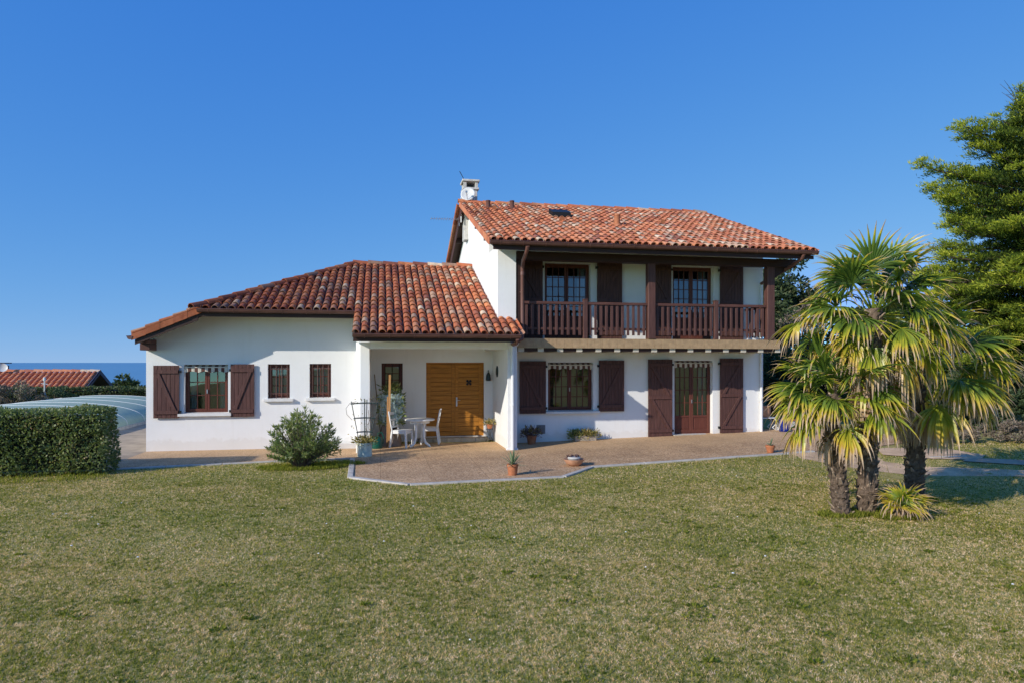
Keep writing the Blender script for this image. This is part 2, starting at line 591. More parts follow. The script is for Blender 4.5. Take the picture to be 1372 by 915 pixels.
def leaf_quads(c, d, length, width, fold=.0, rng=RNG):
    """rhombus leaves from base points c along directions d"""
    n = len(c)
    d = unit(d)
    q = rng.normal(size=(n, 3))
    s = unit(np.cross(d, q))
    L = (length * rng.uniform(.7, 1.3, n))[:, None]
    W = (width * rng.uniform(.7, 1.3, n))[:, None]
    mid = c + d * L * .45
    out = np.empty((n, 4, 3))
    out[:, 0] = c; out[:, 1] = mid + s * W * .5; out[:, 2] = c + d * L; out[:, 3] = mid - s * W * .5
    return out


def gz(x, y):
    return float(gzn(np.float64(x), np.float64(y)))


def gzn(x, y):
    s1 = np.clip((x - 7.4) / 3.8, 0, 1); s1 = s1 * s1 * (3 - 2 * s1)
    s2 = np.clip((y - 11.9) / 2.6, 0, 1); s2 = s2 * s2 * (3 - 2 * s2)
    return 0.025 * np.clip(x - 3.6, 0, 9) * np.clip((y - 9) / 8.0, 0, 1) - .30 * s1 * (1 - s2)


class VNoise:
    def __init__(s, seed, n=256):
        s.g = np.random.default_rng(seed).uniform(0, 1, (n, n)); s.n = n

    def __call__(s, x, y):
        n = s.n
        xi = np.floor(x).astype(int); yi = np.floor(y).astype(int)
        fx = x - xi; fy = y - yi
        fx = fx * fx * (3 - 2 * fx); fy = fy * fy * (3 - 2 * fy)
        g = s.g
        a = g[xi % n, yi % n]; b = g[(xi + 1) % n, yi % n]; c = g[xi % n, (yi + 1) % n]; e = g[(xi + 1) % n, (yi + 1) % n]
        return (a * (1 - fx) + b * fx) * (1 - fy) + (c * (1 - fx) + e * fx) * fy


# ------------------------------------------------------------------ the setting
def terrain_drop(x, y):
    d = np.maximum(np.maximum(y - 33.0, (-x - 15.5) * .9), 0)
    return -np.where(d < 12, d * d / 12 * .25, 3 + (d - 12) * .22)


def build_ground():
    xs = np.unique(np.concatenate([np.linspace(-14, 24, 58), -np.geomspace(14, 700, 26), np.geomspace(24, 700, 22)]))
    ys = np.unique(np.concatenate([np.linspace(-12, 34, 70), np.geomspace(34, 900, 30), -np.geomspace(12, 300, 10)]))
    X, Y = np.meshgrid(xs, ys)
    Z = gzn(X, Y) + np.maximum(terrain_drop(X, Y), -90)
    right = np.clip((X - 6) / 10, 0, 1)
    Z = np.where(Y > 33, Z * (1 - .92 * right), Z)
    v = np.stack([X, Y, Z - .002], -1).reshape(-1, 3)
    nx, ny = len(xs), len(ys)
    f = [(j * nx + i, j * nx + i + 1, (j + 1) * nx + i + 1, (j + 1) * nx + i) for j in range(ny - 1) for i in range(nx - 1)]
    me = bpy.data.meshes.new("lawn"); me.from_pydata(v.tolist(), [], f); me.materials.append(M['lawn'])
    me.polygons.foreach_set("use_smooth", [True] * len(f))
    o = bpy.data.objects.new("lawn", me); COL.objects.link(o)
    tag(o, "short patchy lawn of green grass and dry straw before the house", "lawn", None, 'structure')


build_ground()

sb = MB()
sb.add([(-40000, 150, -38), (40000, 150, -38), (40000, 60000, -38), (-40000, 60000, -38)], [(0, 1, 2, 3)])
tag(sb.build("sea", 'sea'), "blue sea reaching the horizon on the left", "sea", None, 'structure')

KERB = [(-5.45, 15.12), (-2.25, 15.68), (-0.62, 15.82), (-0.56, 13.21), (0.51, 12.25), (3.41, 12.53), (4.28, 13.53), (9.1, 14.16), (9.9, 14.27)]


def sheet(name, poly, z, m, label, cat):
    """flat paving following the gentle slope: grid clipped by polygon -> fan of thin strips"""
    mb = MB()
    import bisect
    xs = sorted(set([p[0] for p in poly]) | set(np.arange(min(p[0] for p in poly), max(p[0] for p in poly), .5).tolist()))
    def span(x):
        ys = []
        n = len(poly)
        for i in range(n):
            (x0, y0), (x1, y1) = poly[i], poly[(i + 1) % n]
            if abs(x1 - x0) < 1e-6: continue
            if min(x0, x1) - 1e-7 <= x <= max(x0, x1) + 1e-7:
                ys.append(y0 + (y1 - y0) * (x - x0) / (x1 - x0))
        return min(ys), max(ys)
    e = 1e-4
    for a, b in zip(xs[:-1], xs[1:]):
        if b - a < 1e-5: continue
        a0, a1 = span(a + e); b0, b1 = span(b - e)
        for k in range(4):
            t0, t1 = k / 4, (k + 1) / 4
            q = [(a, a0 + (a1 - a0) * t0), (b, b0 + (b1 - b0) * t0), (b, b0 + (b1 - b0) * t1), (a, a0 + (a1 - a0) * t1)]
            mb.add([(x, y, gz(x, y) + z) for x, y in q], [(0, 1, 2, 3)])
    return tag(mb.build(name, m), label, cat, None, 'structure')


sheet("terrace", [(-5.6, 15.1)] + KERB[1:3] + [(-0.6, 15.82), (-0.56, 13.21)] + KERB[4:] + [(11.6, 14.5), (13.4, 15.0), (13.6, 17.0), (12.2, 18.4), (-5.6, 18.4)],
      .012, 'gravel', "brown pebble concrete terrace along the house front", "terrace")
sheet("path", [(-8.3, 17.2), (-5.58, 15.3), (-5.58, 30.0), (-8.3, 30.0)], .008, 'paving', "sandy concrete path beside the left wall of the house", "path")
sheet("pool_deck", [(-16.0, 20.0), (-8.32, 20.0), (-8.32, 32.5), (-16.0, 32.5)], .006, 'paving', "sandy paving around the covered pool", "paving")
GRAVEL_PATH = [(9.35, 14.17), (9.2, 13.6), (9.7, 13.0), (10.5, 12.6), (11.2, 12.35), (12.9, 12.1), (15, 11.6), (26, 8.9), (26, 9.3), (15, 12.1), (13.0, 12.65), (11.7, 12.9), (11.0, 13.3), (11.1, 13.8), (11.6, 14.46), (9.9, 14.27)]
GRAVEL_PATCH = [(11.3, 13.75), (12.2, 13.35), (13.3, 13.15), (13.75, 13.45), (13.3, 13.95), (12.6, 14.15), (11.8, 14.3), (11.5, 14.2)]
SIDE_PATH = [(12.8, 13.12), (14.0, 12.78), (20, 11.2), (26, 9.7), (26, 10.15), (20, 11.65), (14.2, 13.1), (13.2, 13.3)]
sheet("gravel_path", GRAVEL_PATH[3:13], .008, 'gravel_path', "brown gravel path curving past the palms to the right", "path")
sheet("gravel_yard", [(9.25, 14.18), (9.2, 13.6), (9.72, 13.0), (10.5, 12.62), (11.0, 13.3), (11.1, 13.8), (11.6, 14.45), (9.9, 14.26)], .006, 'gravel_path', "bare brown gravel between the terrace and the path", "ground")
sheet("gravel_patch", GRAVEL_PATCH, .018, 'gravel_path', "bare gravel patch before the shrub bank", "ground")
sheet("side_path", SIDE_PATH, .022, 'paving', "narrow sandy path crossing the grass at the right", "path")
mbp = MB()
mbp.prism([(12.25, 13.42, .0), (13.15, 13.36, .0), (13.22, 13.44, .0), (12.25, 13.51, .0)], (0, 0, .03 + gz(12.8, 13.4)))
tag(mbp.build("paving_slab", 'kerb'), "pale concrete slab lying on the gravel right of the palms", "paving", None, 'structure')

kb = MB()
for (x0, y0), (x1, y1) in zip(KERB[:-1], KERB[1:]):
    p0, p1 = Vector((x0, y0, 0)), Vector((x1, y1, 0))
    d = (p1 - p0).normalized(); nrm = Vector((-d.y, d.x, 0)) * .055
    n = max(1, int((p1 - p0).length / 1.0))
    for i in range(n):
        a = p0 + (p1 - p0) * (i / n) + d * .006; b = p0 + (p1 - p0) * ((i + 1) / n) - d * .006
        za, zb = gz(a.x, a.y), gz(b.x, b.y)
        q = [a - nrm, b - nrm, b + nrm, a + nrm]
        lo = [(p.x, p.y, (za, zb, zb, za)[k] - .08) for k, p in enumerate(q)]
        hi = [(p.x, p.y, (za, zb, zb, za)[k] + .03 + random.uniform(-.004, .004)) for k, p in enumerate(q)]
        kb.add(lo + hi, [(0, 3, 2, 1), (4, 5, 6, 7), (0, 1, 5, 4), (1, 2, 6, 5), (2, 3, 7, 6), (3, 0, 4, 7)])
tag(kb.build("kerb", 'kerb', None, False, .008), "pale concrete kerb edging the pebble terrace", "kerb", None, 'structure')


# ------------------------------------------------------------------ the house
house = empty("house", (3.0, 18.0, 0), "white two storey house with brown shutters, wooden balcony and red tiled roofs", "house")


def wall_grid(mb, x0, x1, z0, z1, holes, Y, depth=.16, thick=.3, topf=None, xs_extra=(), m=0):
    """front wall on plane Y with rectangular holes (x0,x1,z0,z1); reveals of given depth"""
    xs = sorted(set([x0, x1] + [h[0] for h in holes] + [h[1] for h in holes] + list(xs_extra)))
    zs = sorted(set([z0, z1] + [h[2] for h in holes] + [h[3] for h in holes]))
    def tz(x, z):
        return min(z, topf(x)) if topf else z
    for a, b in zip(xs[:-1], xs[1:]):
        for c, d in zip(zs[:-1], zs[1:]):
            cx, cz = (a + b) / 2, (c + d) / 2
            if any(h[0] < cx < h[1] and h[2] < cz < h[3] for h in holes): continue
            for yy, rev in ((Y, False), (Y + thick, True)):
                q = [(a, yy, tz(a, c)), (b, yy, tz(b, c)), (b, yy, tz(b, d)), (a, yy, tz(a, d))]
                if q[0][2] >= q[3][2] - 1e-6 and q[1][2] >= q[2][2] - 1e-6: continue
                mb.add(q, [(3, 2, 1, 0) if rev else (0, 1, 2, 3)], m)
    for (a, b, c, d) in holes:
        y2 = Y + thick
        mb.add([(a, Y, c), (a, y2, c), (a, y2, d), (a, Y, d)], [(0, 1, 2, 3)], m)
        mb.add([(b, Y, c), (b, y2, c), (b, y2, d), (b, Y, d)], [(3, 2, 1, 0)], m)
        mb.add([(a, Y, d), (b, Y, d), (b, y2, d), (a, y2, d)], [(3, 2, 1, 0)], m)
        mb.add([(a, Y, c), (b, Y, c), (b, y2, c), (a, y2, c)], [(0, 1, 2, 3)], m)
    for xx, fl in ((x0, 0), (x1, 1)):
        q = [(xx, Y, z0), (xx, Y + thick, z0), (xx, Y + thick, tz(xx, z1)), (xx, Y, tz(xx, z1))]
        mb.add(q, [(0, 3, 2, 1) if fl == 0 else (0, 1, 2, 3)], m)


# --- walls
LW = [(-4.74, -3.72, .93, 2.12), (-2.78, -2.25, 1.27, 2.13), (-1.77, -1.24, 1.28, 2.14)]
mw = MB()
wall_grid(mw, -5.6, -.585, -.3, 3.34, LW, 18.0, topf=lambda x: min(3.34, 2.72 + .45 * (x + 5.6)), xs_extra=(-4.3, -4.22))
mw.box(-5.6, -5.3, 18.303, 25.0, -.3, 2.66)
mw.build("wall", 'stucco', house)

MG = [(4.46, 5.74, .86, 2.17), (8.12, 9.28, .15, 2.22)]
MU = [(4.37, 5.66, 2.72, 4.86), (8.07, 9.3, 2.72, 4.86)]
mw = MB()
wall_grid(mw, 3.312, 10.85, -.3, 5.52, MG + MU, 18.0)
mw.box(10.55, 10.85, 18.303, 27.0, -.3, 5.3)
mw.build("wall", 'stucco', house)

mw = MB()    # gable wall and the wing wall that closes the balcony
mw.prism([(2.85, 18.003, 2.5), (2.85, 18.003, 5.6), (2.85, 22.1, 7.1), (2.85, 27.6, 5.08), (2.85, 27.6, 2.5)], (.25, 0, 0))
mw.box(2.85, 3.308, 16.65, 18.0, 2.60, 5.08)
mw.build("wall", 'stucco', house)

mw = MB()    # porch walls
wall_grid(mw, -.26, 3.10, 0, 2.56, [(1.24, 2.86, .12, 2.17), (.03, .60, 1.42, 2.15)], 19.0)
mw.box(3.10, 3.308, 16.66, 19.3, -.2, 2.72)
mw.prism([(-.262, 16.66, -.2), (-.47, 16.66, -.2), (-.575, 16.76, -.2), (-.575, 16.97, -.2), (-.262, 16.97, -.2)], (0, 0, 2.85))
mw.box(-.575, -.262, 16.973, 17.577, 2.28, 2.72)
mw.box(-.575, -.262, 17.58, 17.997, -.2, 2.72)
mw.box(-.575, -.262, 18.003, 19.3, -.2, 2.72)
mw.box(-.26, 3.098, 16.93, 19.0, 2.56, 2.62)     # ceiling
mw.build("wall", 'stucco', house)

mw = MB()
mw.box(-.26, 3.098, 16.67, 16.92, 2.50, 2.76)
mw.build("lintel", 'stucco', house)
mw = MB()
mw.box(-1.85, -.58, 17.66, 17.99, -.05, .15)
mw.build("plinth", 'sill', house, False, .01)
mw = MB()
for i in range(5):
    mw.box(1.02 + i * .385, 1.02 + i * .385 + .375, 18.66, 18.995, -.02, .105)
mw.build("doorstep", 'stone', house, False, .01)

# column with capital at the corner of the porch
mc = MB()
mc.box(3.085, 3.325, 16.60, 16.655, -.05, 2.62)
mc.box(3.045, 3.365, 16.55, 16.70, 2.62, 2.665)
mc.box(3.06, 3.35, 16.57, 16.69, 2.58, 2.62)
mc.box(3.06, 3.35, 16.575, 16.69, 0, .05)
mc.build("column", 'white_paint', house, False, .008)


# --- roofs
def tile_roof(mb, o, ex, es, cols, dx, row=.33, rad=.082, mi=0, jitter=1.0, rlo=0.0, rhi=1.0):
    """barrel tiles: cols = list of (x, s0, s1); o eave origin, ex along the eave, es up the slope"""
    o, ex, es = Vector(o), Vector(ex).normalized(), Vector(es).normalized()
    en = ex.cross(es)
    if en.z < 0: en = -en
    en.normalize()
    A = [math.pi * k / 6 for k in range(7)]
    for (x, s0, s1) in cols:
        s = s0
        k = 0
        while s < s1 - .05:
            e = min(s + row + .05, s1 + .02)
            jx = random.uniform(-.012, .012) * jitter; jn = random.uniform(-.004, .008) * jitter
            js = random.uniform(-.012, .012) * jitter if k else 0
            rnd = rlo + (rhi - rlo) * random.random()
            r0 = rad * random.uniform(.97, 1.05); r1 = rad * .84
            def P(xx, ss, nn): return o + ex * xx + es * ss + en * nn
            lo = [P(x + jx + math.cos(a) * r0, s + js, .035 + jn + math.sin(a) * r0 * .92) for a in A]
            hi = [P(x + math.cos(a) * r1, e, .012 + math.sin(a) * r1 * .9) for a in A]
            li = [P(x + jx + math.cos(a) * (r0 - .014), s + js, .033 + jn + math.sin(a) * (r0 - .014) * .92) for a in A]
            lo2 = [P(x + math.cos(a) * (r0 - .016), s + .16, .026 + math.sin(a) * (r0 - .016) * .9) for a in A]
            vs = lo + hi + li + lo2
            fs = [(i, i + 7, i + 8, i + 1) for i in range(6)]
            fs += [(i, i + 1, i + 15, i + 14) for i in range(6)]
            fs += [(i + 14, i + 15, i + 22, i + 21) for i in range(6)]
            mb.add(vs, fs, mi, rnd)
            # channel tile between the covers
            cx = x + dx / 2
            rc = dx / 2 * 1.02
            B = [math.pi * (1 + q / 4) for q in range(5)]
            c0 = [P(cx + math.cos(a) * rc, s + .02, .058 + math.sin(a) * rc * .55) for a in B]
            c1 = [P(cx + math.cos(a) * rc, e, .040 + math.sin(a) * rc * .55) for a in B]
            mb.add(c0 + c1, [(i, i + 1, i + 6, i + 5) for i in range(4)], mi, rlo + (rhi - rlo) * random.random() * .9)
            s += row; k += 1


def ridge_run(mb, p0, p1, rad=.10, L=.38, mi=0):
    p0, p1 = Vector(p0), Vector(p1)
    d = (p1 - p0); n = max(1, int(d.length / L)); d.normalize()
    side = d.cross(Vector((0, 0, 1))).normalized(); up = side.cross(d).normalized()
    A = [math.pi * k / 6 for k in range(7)]
    for i in range(n):
        a = p0 + (p1 - p0) * (i / n) - d * .03; b = p0 + (p1 - p0) * ((i + 1) / n) + d * .02
        r0 = rad * random.uniform(1.0, 1.08); r1 = rad * .88; j = random.uniform(-.006, .01)
        lo = [a + side * math.cos(t) * r0 + up * (math.sin(t) * r0 + j + .015) for t in A]
        hi = [b + side * math.cos(t) * r1 + up * (math.sin(t) * r1 + j) for t in A]
        ia = [a + side * math.cos(t) * (r0 - .015) + up * (math.sin(t) * (r0 - .015) + j + .015) for t in A]
        mb.add(lo + hi + ia, [(q, q + 1, q + 8, q + 7) for q in range(6)] + [(q, q + 14, q + 15, q + 1) for q in range(6)], mi, random.random())


def gutter(name, p0, p1, parent, out=(0, -1, 0), r=.062, brackets=.55, m='gutter'):
    """half round gutter from p0 to p1 (top inner edge line)"""
    mb = MB()
    p0, p1 = Vector(p0), Vector(p1)
    d = (p1 - p0).normalized(); o = Vector(out); up = Vector((0, 0, 1))
    N = 8
    rows = []
    for rr, dd in ((r, 0), (r - .008, 1)):
        for p in (p0, p1):
            rows.append([p + o * (r - math.cos(math.pi * k / N) * rr) - up * (math.sin(math.pi * k / N) * rr * 1.25) for k in range(N + 1)])
    n = N + 1
    vs = rows[0] + rows[1] + rows[2] + rows[3]
    fs = [(k, k + 1, n + k + 1, n + k) for k in range(N)]
    fs += [(2 * n + k, 3 * n + k, 3 * n + k + 1, 2 * n + k + 1) for k in range(N)]
    fs += [(N, 3 * n - 1, 4 * n - 1, 2 * n - 1), (0, n, 3 * n, 2 * n)]
    fs += [tuple(range(N, -1, -1)), tuple(range(n, 2 * n))]
    mb.add(vs, fs)
    mb.tube([p0 + o * 2 * r, p1 + o * 2 * r], .012, 6)
    L = (p1 - p0).length
    k = .25
    while k < L:
        c = p0 + d * k
        pts = [c + o * (r - math.cos(math.pi * q / 6) * (r + .006)) - up * (math.sin(math.pi * q / 6) * (r + .006) * 1.25) for q in range(7)]
        for a, b in zip(pts[:-1], pts[1:]):
            mb.bar(a, b, .02, .005, d.cross(b - a), 1)
        k += brackets
    return smooth_angle(mb.build(name, [m, 'pipe_brown'], parent), 35)


# main roof: eave line Y=15.9, z=5.03, slope .368, ridge Y=22.1
SL = .368
ES = Vector((0, 1, SL)).normalized(); SLEN = (22.1 - 15.9) * math.sqrt(1 + SL * SL)
mr = MB()
mr.prism([(2.56, 15.93, 5.0), (11.08, 15.93, 5.0), (11.08, 22.1, 5.0 + SL * 6.17), (2.56, 22.1, 5.0 + SL * 6.17)], (0, 0, -.06), 1)
mr.prism([(2.56, 22.1, 7.27), (11.08, 22.1, 7.27), (11.08, 28.3, 4.99), (2.56, 28.3, 4.99)], (0, 0, -.06), 1)
DX = .1905
cols = [(.10 + i * DX, 0, SLEN - .05) for i in range(int(8.45 / DX) + 1)]
tile_roof(mr, (2.52, 15.9, 5.03), (1, 0, 0), ES, cols, DX)
ESB = Vector((0, -1, SL))
colsb = [(-(.10 + i * DX), 0, SLEN - .05) for i in range(int(8.45 / DX) + 1)]
tile_roof(mr, (2.52, 28.3, 5.02), (-1, 0, 0), ESB, colsb, DX, row=.66)
# rake tiles folded down over the verges
n = int(SLEN / .33)
for xx, sg in ((2.53, -1), (11.09, 1)):
    for i in range(n):
        a = Vector((xx, 15.9, 5.03)) + ES * (i * .33); b = a + ES * .35
        rr = random.random()
        mr.prism([a + Vector((0, 0, -.09)), b + Vector((0, 0, -.10)), b + Vector((0, 0, .06)), a + Vector((0, 0, .085))], (sg * .025 + random.uniform(-.004, .004), 0, 0), 0, .2 + .5 * rr)
roof_main = mr.build("roof", ['tile_warm', 'soffit'], house)
mr = MB()
ridge_run(mr, (2.5, 22.1, 7.33), (11.12, 22.1, 7.33), .11, .4)
mr.build("ridge_tiles", 'tile_dark', roof_main)
gutter("gutter", (2.52, 15.9, 5.02), (11.1, 15.9, 5.02), roof_main)
mr = MB()
mr.box(2.62, 11.05, 15.935, 15.965, 4.84, 4.935)
mr.build("fascia", 'darkbeam', roof_main)
for i, yy in enumerate((17.3, 19.0, 20.6, 22.1, 24.0, 26.0)):
    zz = 5.0 + SL * (yy - 15.93) if yy <= 22.1 else 7.27 - SL * (yy - 22.1)
    mr = MB()
    mr.box(2.6, 2.848, yy - .06, yy + .06, zz - .22, zz - .065)
    mr.build("purlin", 'darkbeam', roof_main)
mr = MB()
mr.prism([(2.57, 22.1, 7.20), (2.57, 28.28, 4.93), (2.57, 28.28, 4.76), (2.57, 22.1, 7.03)], (.03, 0, 0))
mr.build("bargeboard", 'brownx', roof_main)
for i in range(9):       # rafter tails under the right end of the eave
    pass

# eaves boards under the balcony roof
mr = MB()
mr.prism([(2.62, 15.97, 4.93), (11.04, 15.97, 4.93), (11.04, 17.99, 4.93 + SL * 2.02), (2.62, 17.99, 4.93 + SL * 2.02)], (0, 0, -.02))
mr.build("soffit", 'darkbeam', roof_main)

# roof fittings
def on_main(y): return 5.05 + SL * (y - 15.9)
def roof_vent(x, y, h, r, m):
    mb = MB()
    z = on_main(y)
    mb.lathe([(r * 1.5, -.02), (r * 1.45, .05), (r, .09), (r, h), (r * 1.12, h), (r * 1.12, h + .03), (.001, h + .05)], (x, y, z), 14)
    return smooth_angle(mb.build("roof_vent", m, roof_main))
roof_vent(6.64, 18.6, .30, .085, 'terracotta')
roof_vent(3.28, 20.95, .24, .07, 'maroon')
roof_vent(4.07, 21.15, .24, .07, 'maroon')
mb = MB()
zz = on_main(19.85)
mb.prism([(5.0, 19.6, zz - .02), (5.56, 19.6, zz - .02), (5.56, 20.1, zz + .17), (5.0, 20.1, zz + .17)], (0, 0, .13), 1)
mb.prism([(5.05, 19.64, zz + .115), (5.51, 19.64, zz + .115), (5.51, 20.06, zz + .275), (5.05, 20.06, zz + .275)], (0, 0, .008), 0)
mb.build("skylight", ['slate', 'iron'], roof_main)
for (x, y) in ((5.06, 18.86), (8.24, 19.19), (3.4, 20.6)):
    mb = MB()
    z = on_main(y)
    mb.tube([(x, y - .12, z + .07), (x, y + .16, z + .15)], [.075, .03], 10)
    mb.build("vent_tile", 'terracotta', roof_main)

# chimney behind the ridge
mc = MB()
cx0, cx1, cy0, cy1 = 2.66, 3.20, 22.35, 22.95
mc.box(cx0 + .05, cx1 - .05, cy0 + .05, cy1 - .05, 6.2, 7.86)
mc.box(cx0, cx1, cy0, cy1, 7.86, 7.93)
for (a, b) in ((cx0 + .03, cx0 + .13), (cx1 - .13, cx1 - .03)):
    for (c, d) in ((cy0 + .03, cy0 + .13), (cy1 - .13, cy1 - .03)):
        mc.box(a, b, c, d, 7.93, 8.12)
mc.box(cx0 + .13, cx0 + .16, cy0 + .2, cy1 - .2, 7.93, 8.12)
mc.box(cx0 + .17, cx1 - .17, cy0 + .17, cy1 - .17, 7.93, 8.06, 1)
mc.box(cx0 - .02, cx1 + .02, cy0 - .02, cy1 + .02, 8.12, 8.19)
mc.build("chimney", ['grey_render', 'iron'], roof_main, False, .012)

# lower roof over the left wing and the porch
S2 = .40
E2 = Vector((0, 1, S2)).normalized(); F2 = math.sqrt(1 + S2 * S2)
def lz(y): return 2.80 + S2 * (y - 15.6)
mr = MB()
def slabpoly(pts): return [(x, y, lz(y) - .005) for x, y in pts]
mr.prism(slabpoly([(-4.2, 17.13), (-.62, 17.13), (-.62, 21.5), (-.75, 21.5)]), (0, 0, -.07), 1)
mr.prism(slabpoly([(-.618, 15.63), (3.2, 15.63), (3.2, 16.62), (-.618, 16.62)]), (0, 0, -.07), 1)
mr.prism(slabpoly([(-.618, 16.623), (2.845, 16.623), (2.845, 21.5), (-.618, 21.5)]), (0, 0, -.07), 1)
mr.prism([(-.75, 21.503, 5.155), (2.845, 21.503, 5.155), (2.845, 26, 3.36), (-.75, 26, 3.36)], (0, 0, -.07), 1)
SX = .4387
def leftz(x, y): return 3.40 + SX * (x + 4.2) + .056 * (y - 17.1)
mr.prism([(x, y, leftz(x, y) - .012) for x, y in [(-4.2, 17.13), (-.76, 21.5), (-.76, 25), (-5.57, 25), (-5.57, 17.13)]], (0, 0, -.07), 1)
cols = []
x = -4.02
while x < 3.17:
    y0 = 17.1 if x < -.62 else 15.6
    y1 = min(21.45, 17.1 + (x + 4.2) * 4.4 / 3.45 - .05)
    if x > 2.79: y1 = 16.62
    cols.append((x, (y0 - 15.6) * F2, (y1 - 15.6) * F2))
    x += .193
tile_roof(mr, (0, 15.6, 2.80), (1, 0, 0), E2, cols, .193)
# left slope tiles, eave on the left
EL = Vector((1, 0, SX)).normalized(); FL = math.sqrt(1 + SX * SX)
cols = []
y = 17.24
while y < 24.9:
    xe = -4.2 + (y - 17.1) / 4.4 * 3.45 if y < 21.5 else -.76
    cols.append((-(y - 17.1), 0, (xe + 5.60) * FL - .05))
    y += .193
tile_roof(mr, (-5.60, 17.1, 2.78), (0, -1, -.056), EL, cols, .193)
# verge flange tiles on the front edge of the left slope
for i in range(5):
    a = Vector((-5.62, 17.08, leftz(-5.62, 17.1))) + EL * (i * .325); b = a + EL * .34
    mr.prism([a + Vector((0, 0, -.10)), b + Vector((0, 0, -.11)), b + Vector((0, 0, .065)), a + Vector((0, 0, .09))], (0, -.03 - .005 * (i % 2), 0), 0, .38 + .12 * random.random())
    a2 = a + Vector((0, .06, .05)); b2 = b + Vector((0, .06, .03))
    mr.tube([a2, b2], [.085, .07], 10, 0, .75 + .2 * random.random() if i != 2 else .5)
roof_low = mr.build("roof", ['tile_dark', 'soffit'], house)
mr = MB()
ridge_run(mr, (-4.3, 17.02, 3.42), (-.75, 21.5, 5.18), .105, .40)
ridge_run(mr, (-.8, 21.5, 5.17), (2.84, 21.5, 5.17), .115, .42)
mr.box(-.75, 2.84, 21.42, 21.55, 5.08, 5.215, 0, .78)
mr.build("ridge_tiles", 'tile_dark', roof_low)
gutter("gutter", (-4.2, 17.08, 3.41), (-.60, 17.08, 3.41), roof_low)
gutter("gutter", (-.60, 15.58, 2.80), (3.2, 15.58, 2.80), roof_low)
gutter("gutter", (-5.59, 17.04, 2.77), (-5.59, 25, 2.77 + .056 * 8), roof_low, (-1, 0, 0))
mr = MB()
mr.box(-4.2, -.60, 17.10, 17.125, 3.24, 3.385)
mr.box(-.60, 3.18, 15.60, 15.625, 2.64, 2.775)
mr.prism([(-5.56, 17.1, leftz(-5.56, 17.1) - .11), (-4.2, 17.1, leftz(-4.2, 17.1) - .11), (-4.2, 17.1, leftz(-4.2, 17.1) - .25), (-5.56, 17.1, leftz(-5.56, 17.1) - .22)], (0, .03, 0))
mr.build("fascia", 'darkbeam', roof_low)
mr = MB()
mr.box(-.6, 3.15, 15.63, 16.64, 2.665, 2.69)
mr.build("soffit", 'white_paint', roof_low)
mr = MB()
mr.box(-5.585, -5.36, 17.5, 17.995, 2.46, 2.62)
mr.box(-5.585, -5.36, 17.3, 17.995, 2.622, 2.72)
mr.build("corbel", 'brown', house, False, .01)


# --- windows, doors, shutters
def pane_bars(mb, x0, x1, z0, z1, cols, rows, y, w=.022, t=.03):
    for i in range(1, cols):
        xx = x0 + (x1 - x0) * i / cols
        mb.box(xx - w / 2, xx + w / 2, y, y + t, z0, z1)
    for j in range(1, rows):
        zz = z0 + (z1 - z0) * j / rows
        prev = x0
        for i in range(cols):
            a = x0 + (x1 - x0) * i / cols + (w / 2 if i else 0); b = x0 + (x1 - x0) * (i + 1) / cols - (w / 2 if i < cols - 1 else 0)
            mb.box(a, b, y + .002, y + t - .002, zz - w / 2, zz + w / 2)


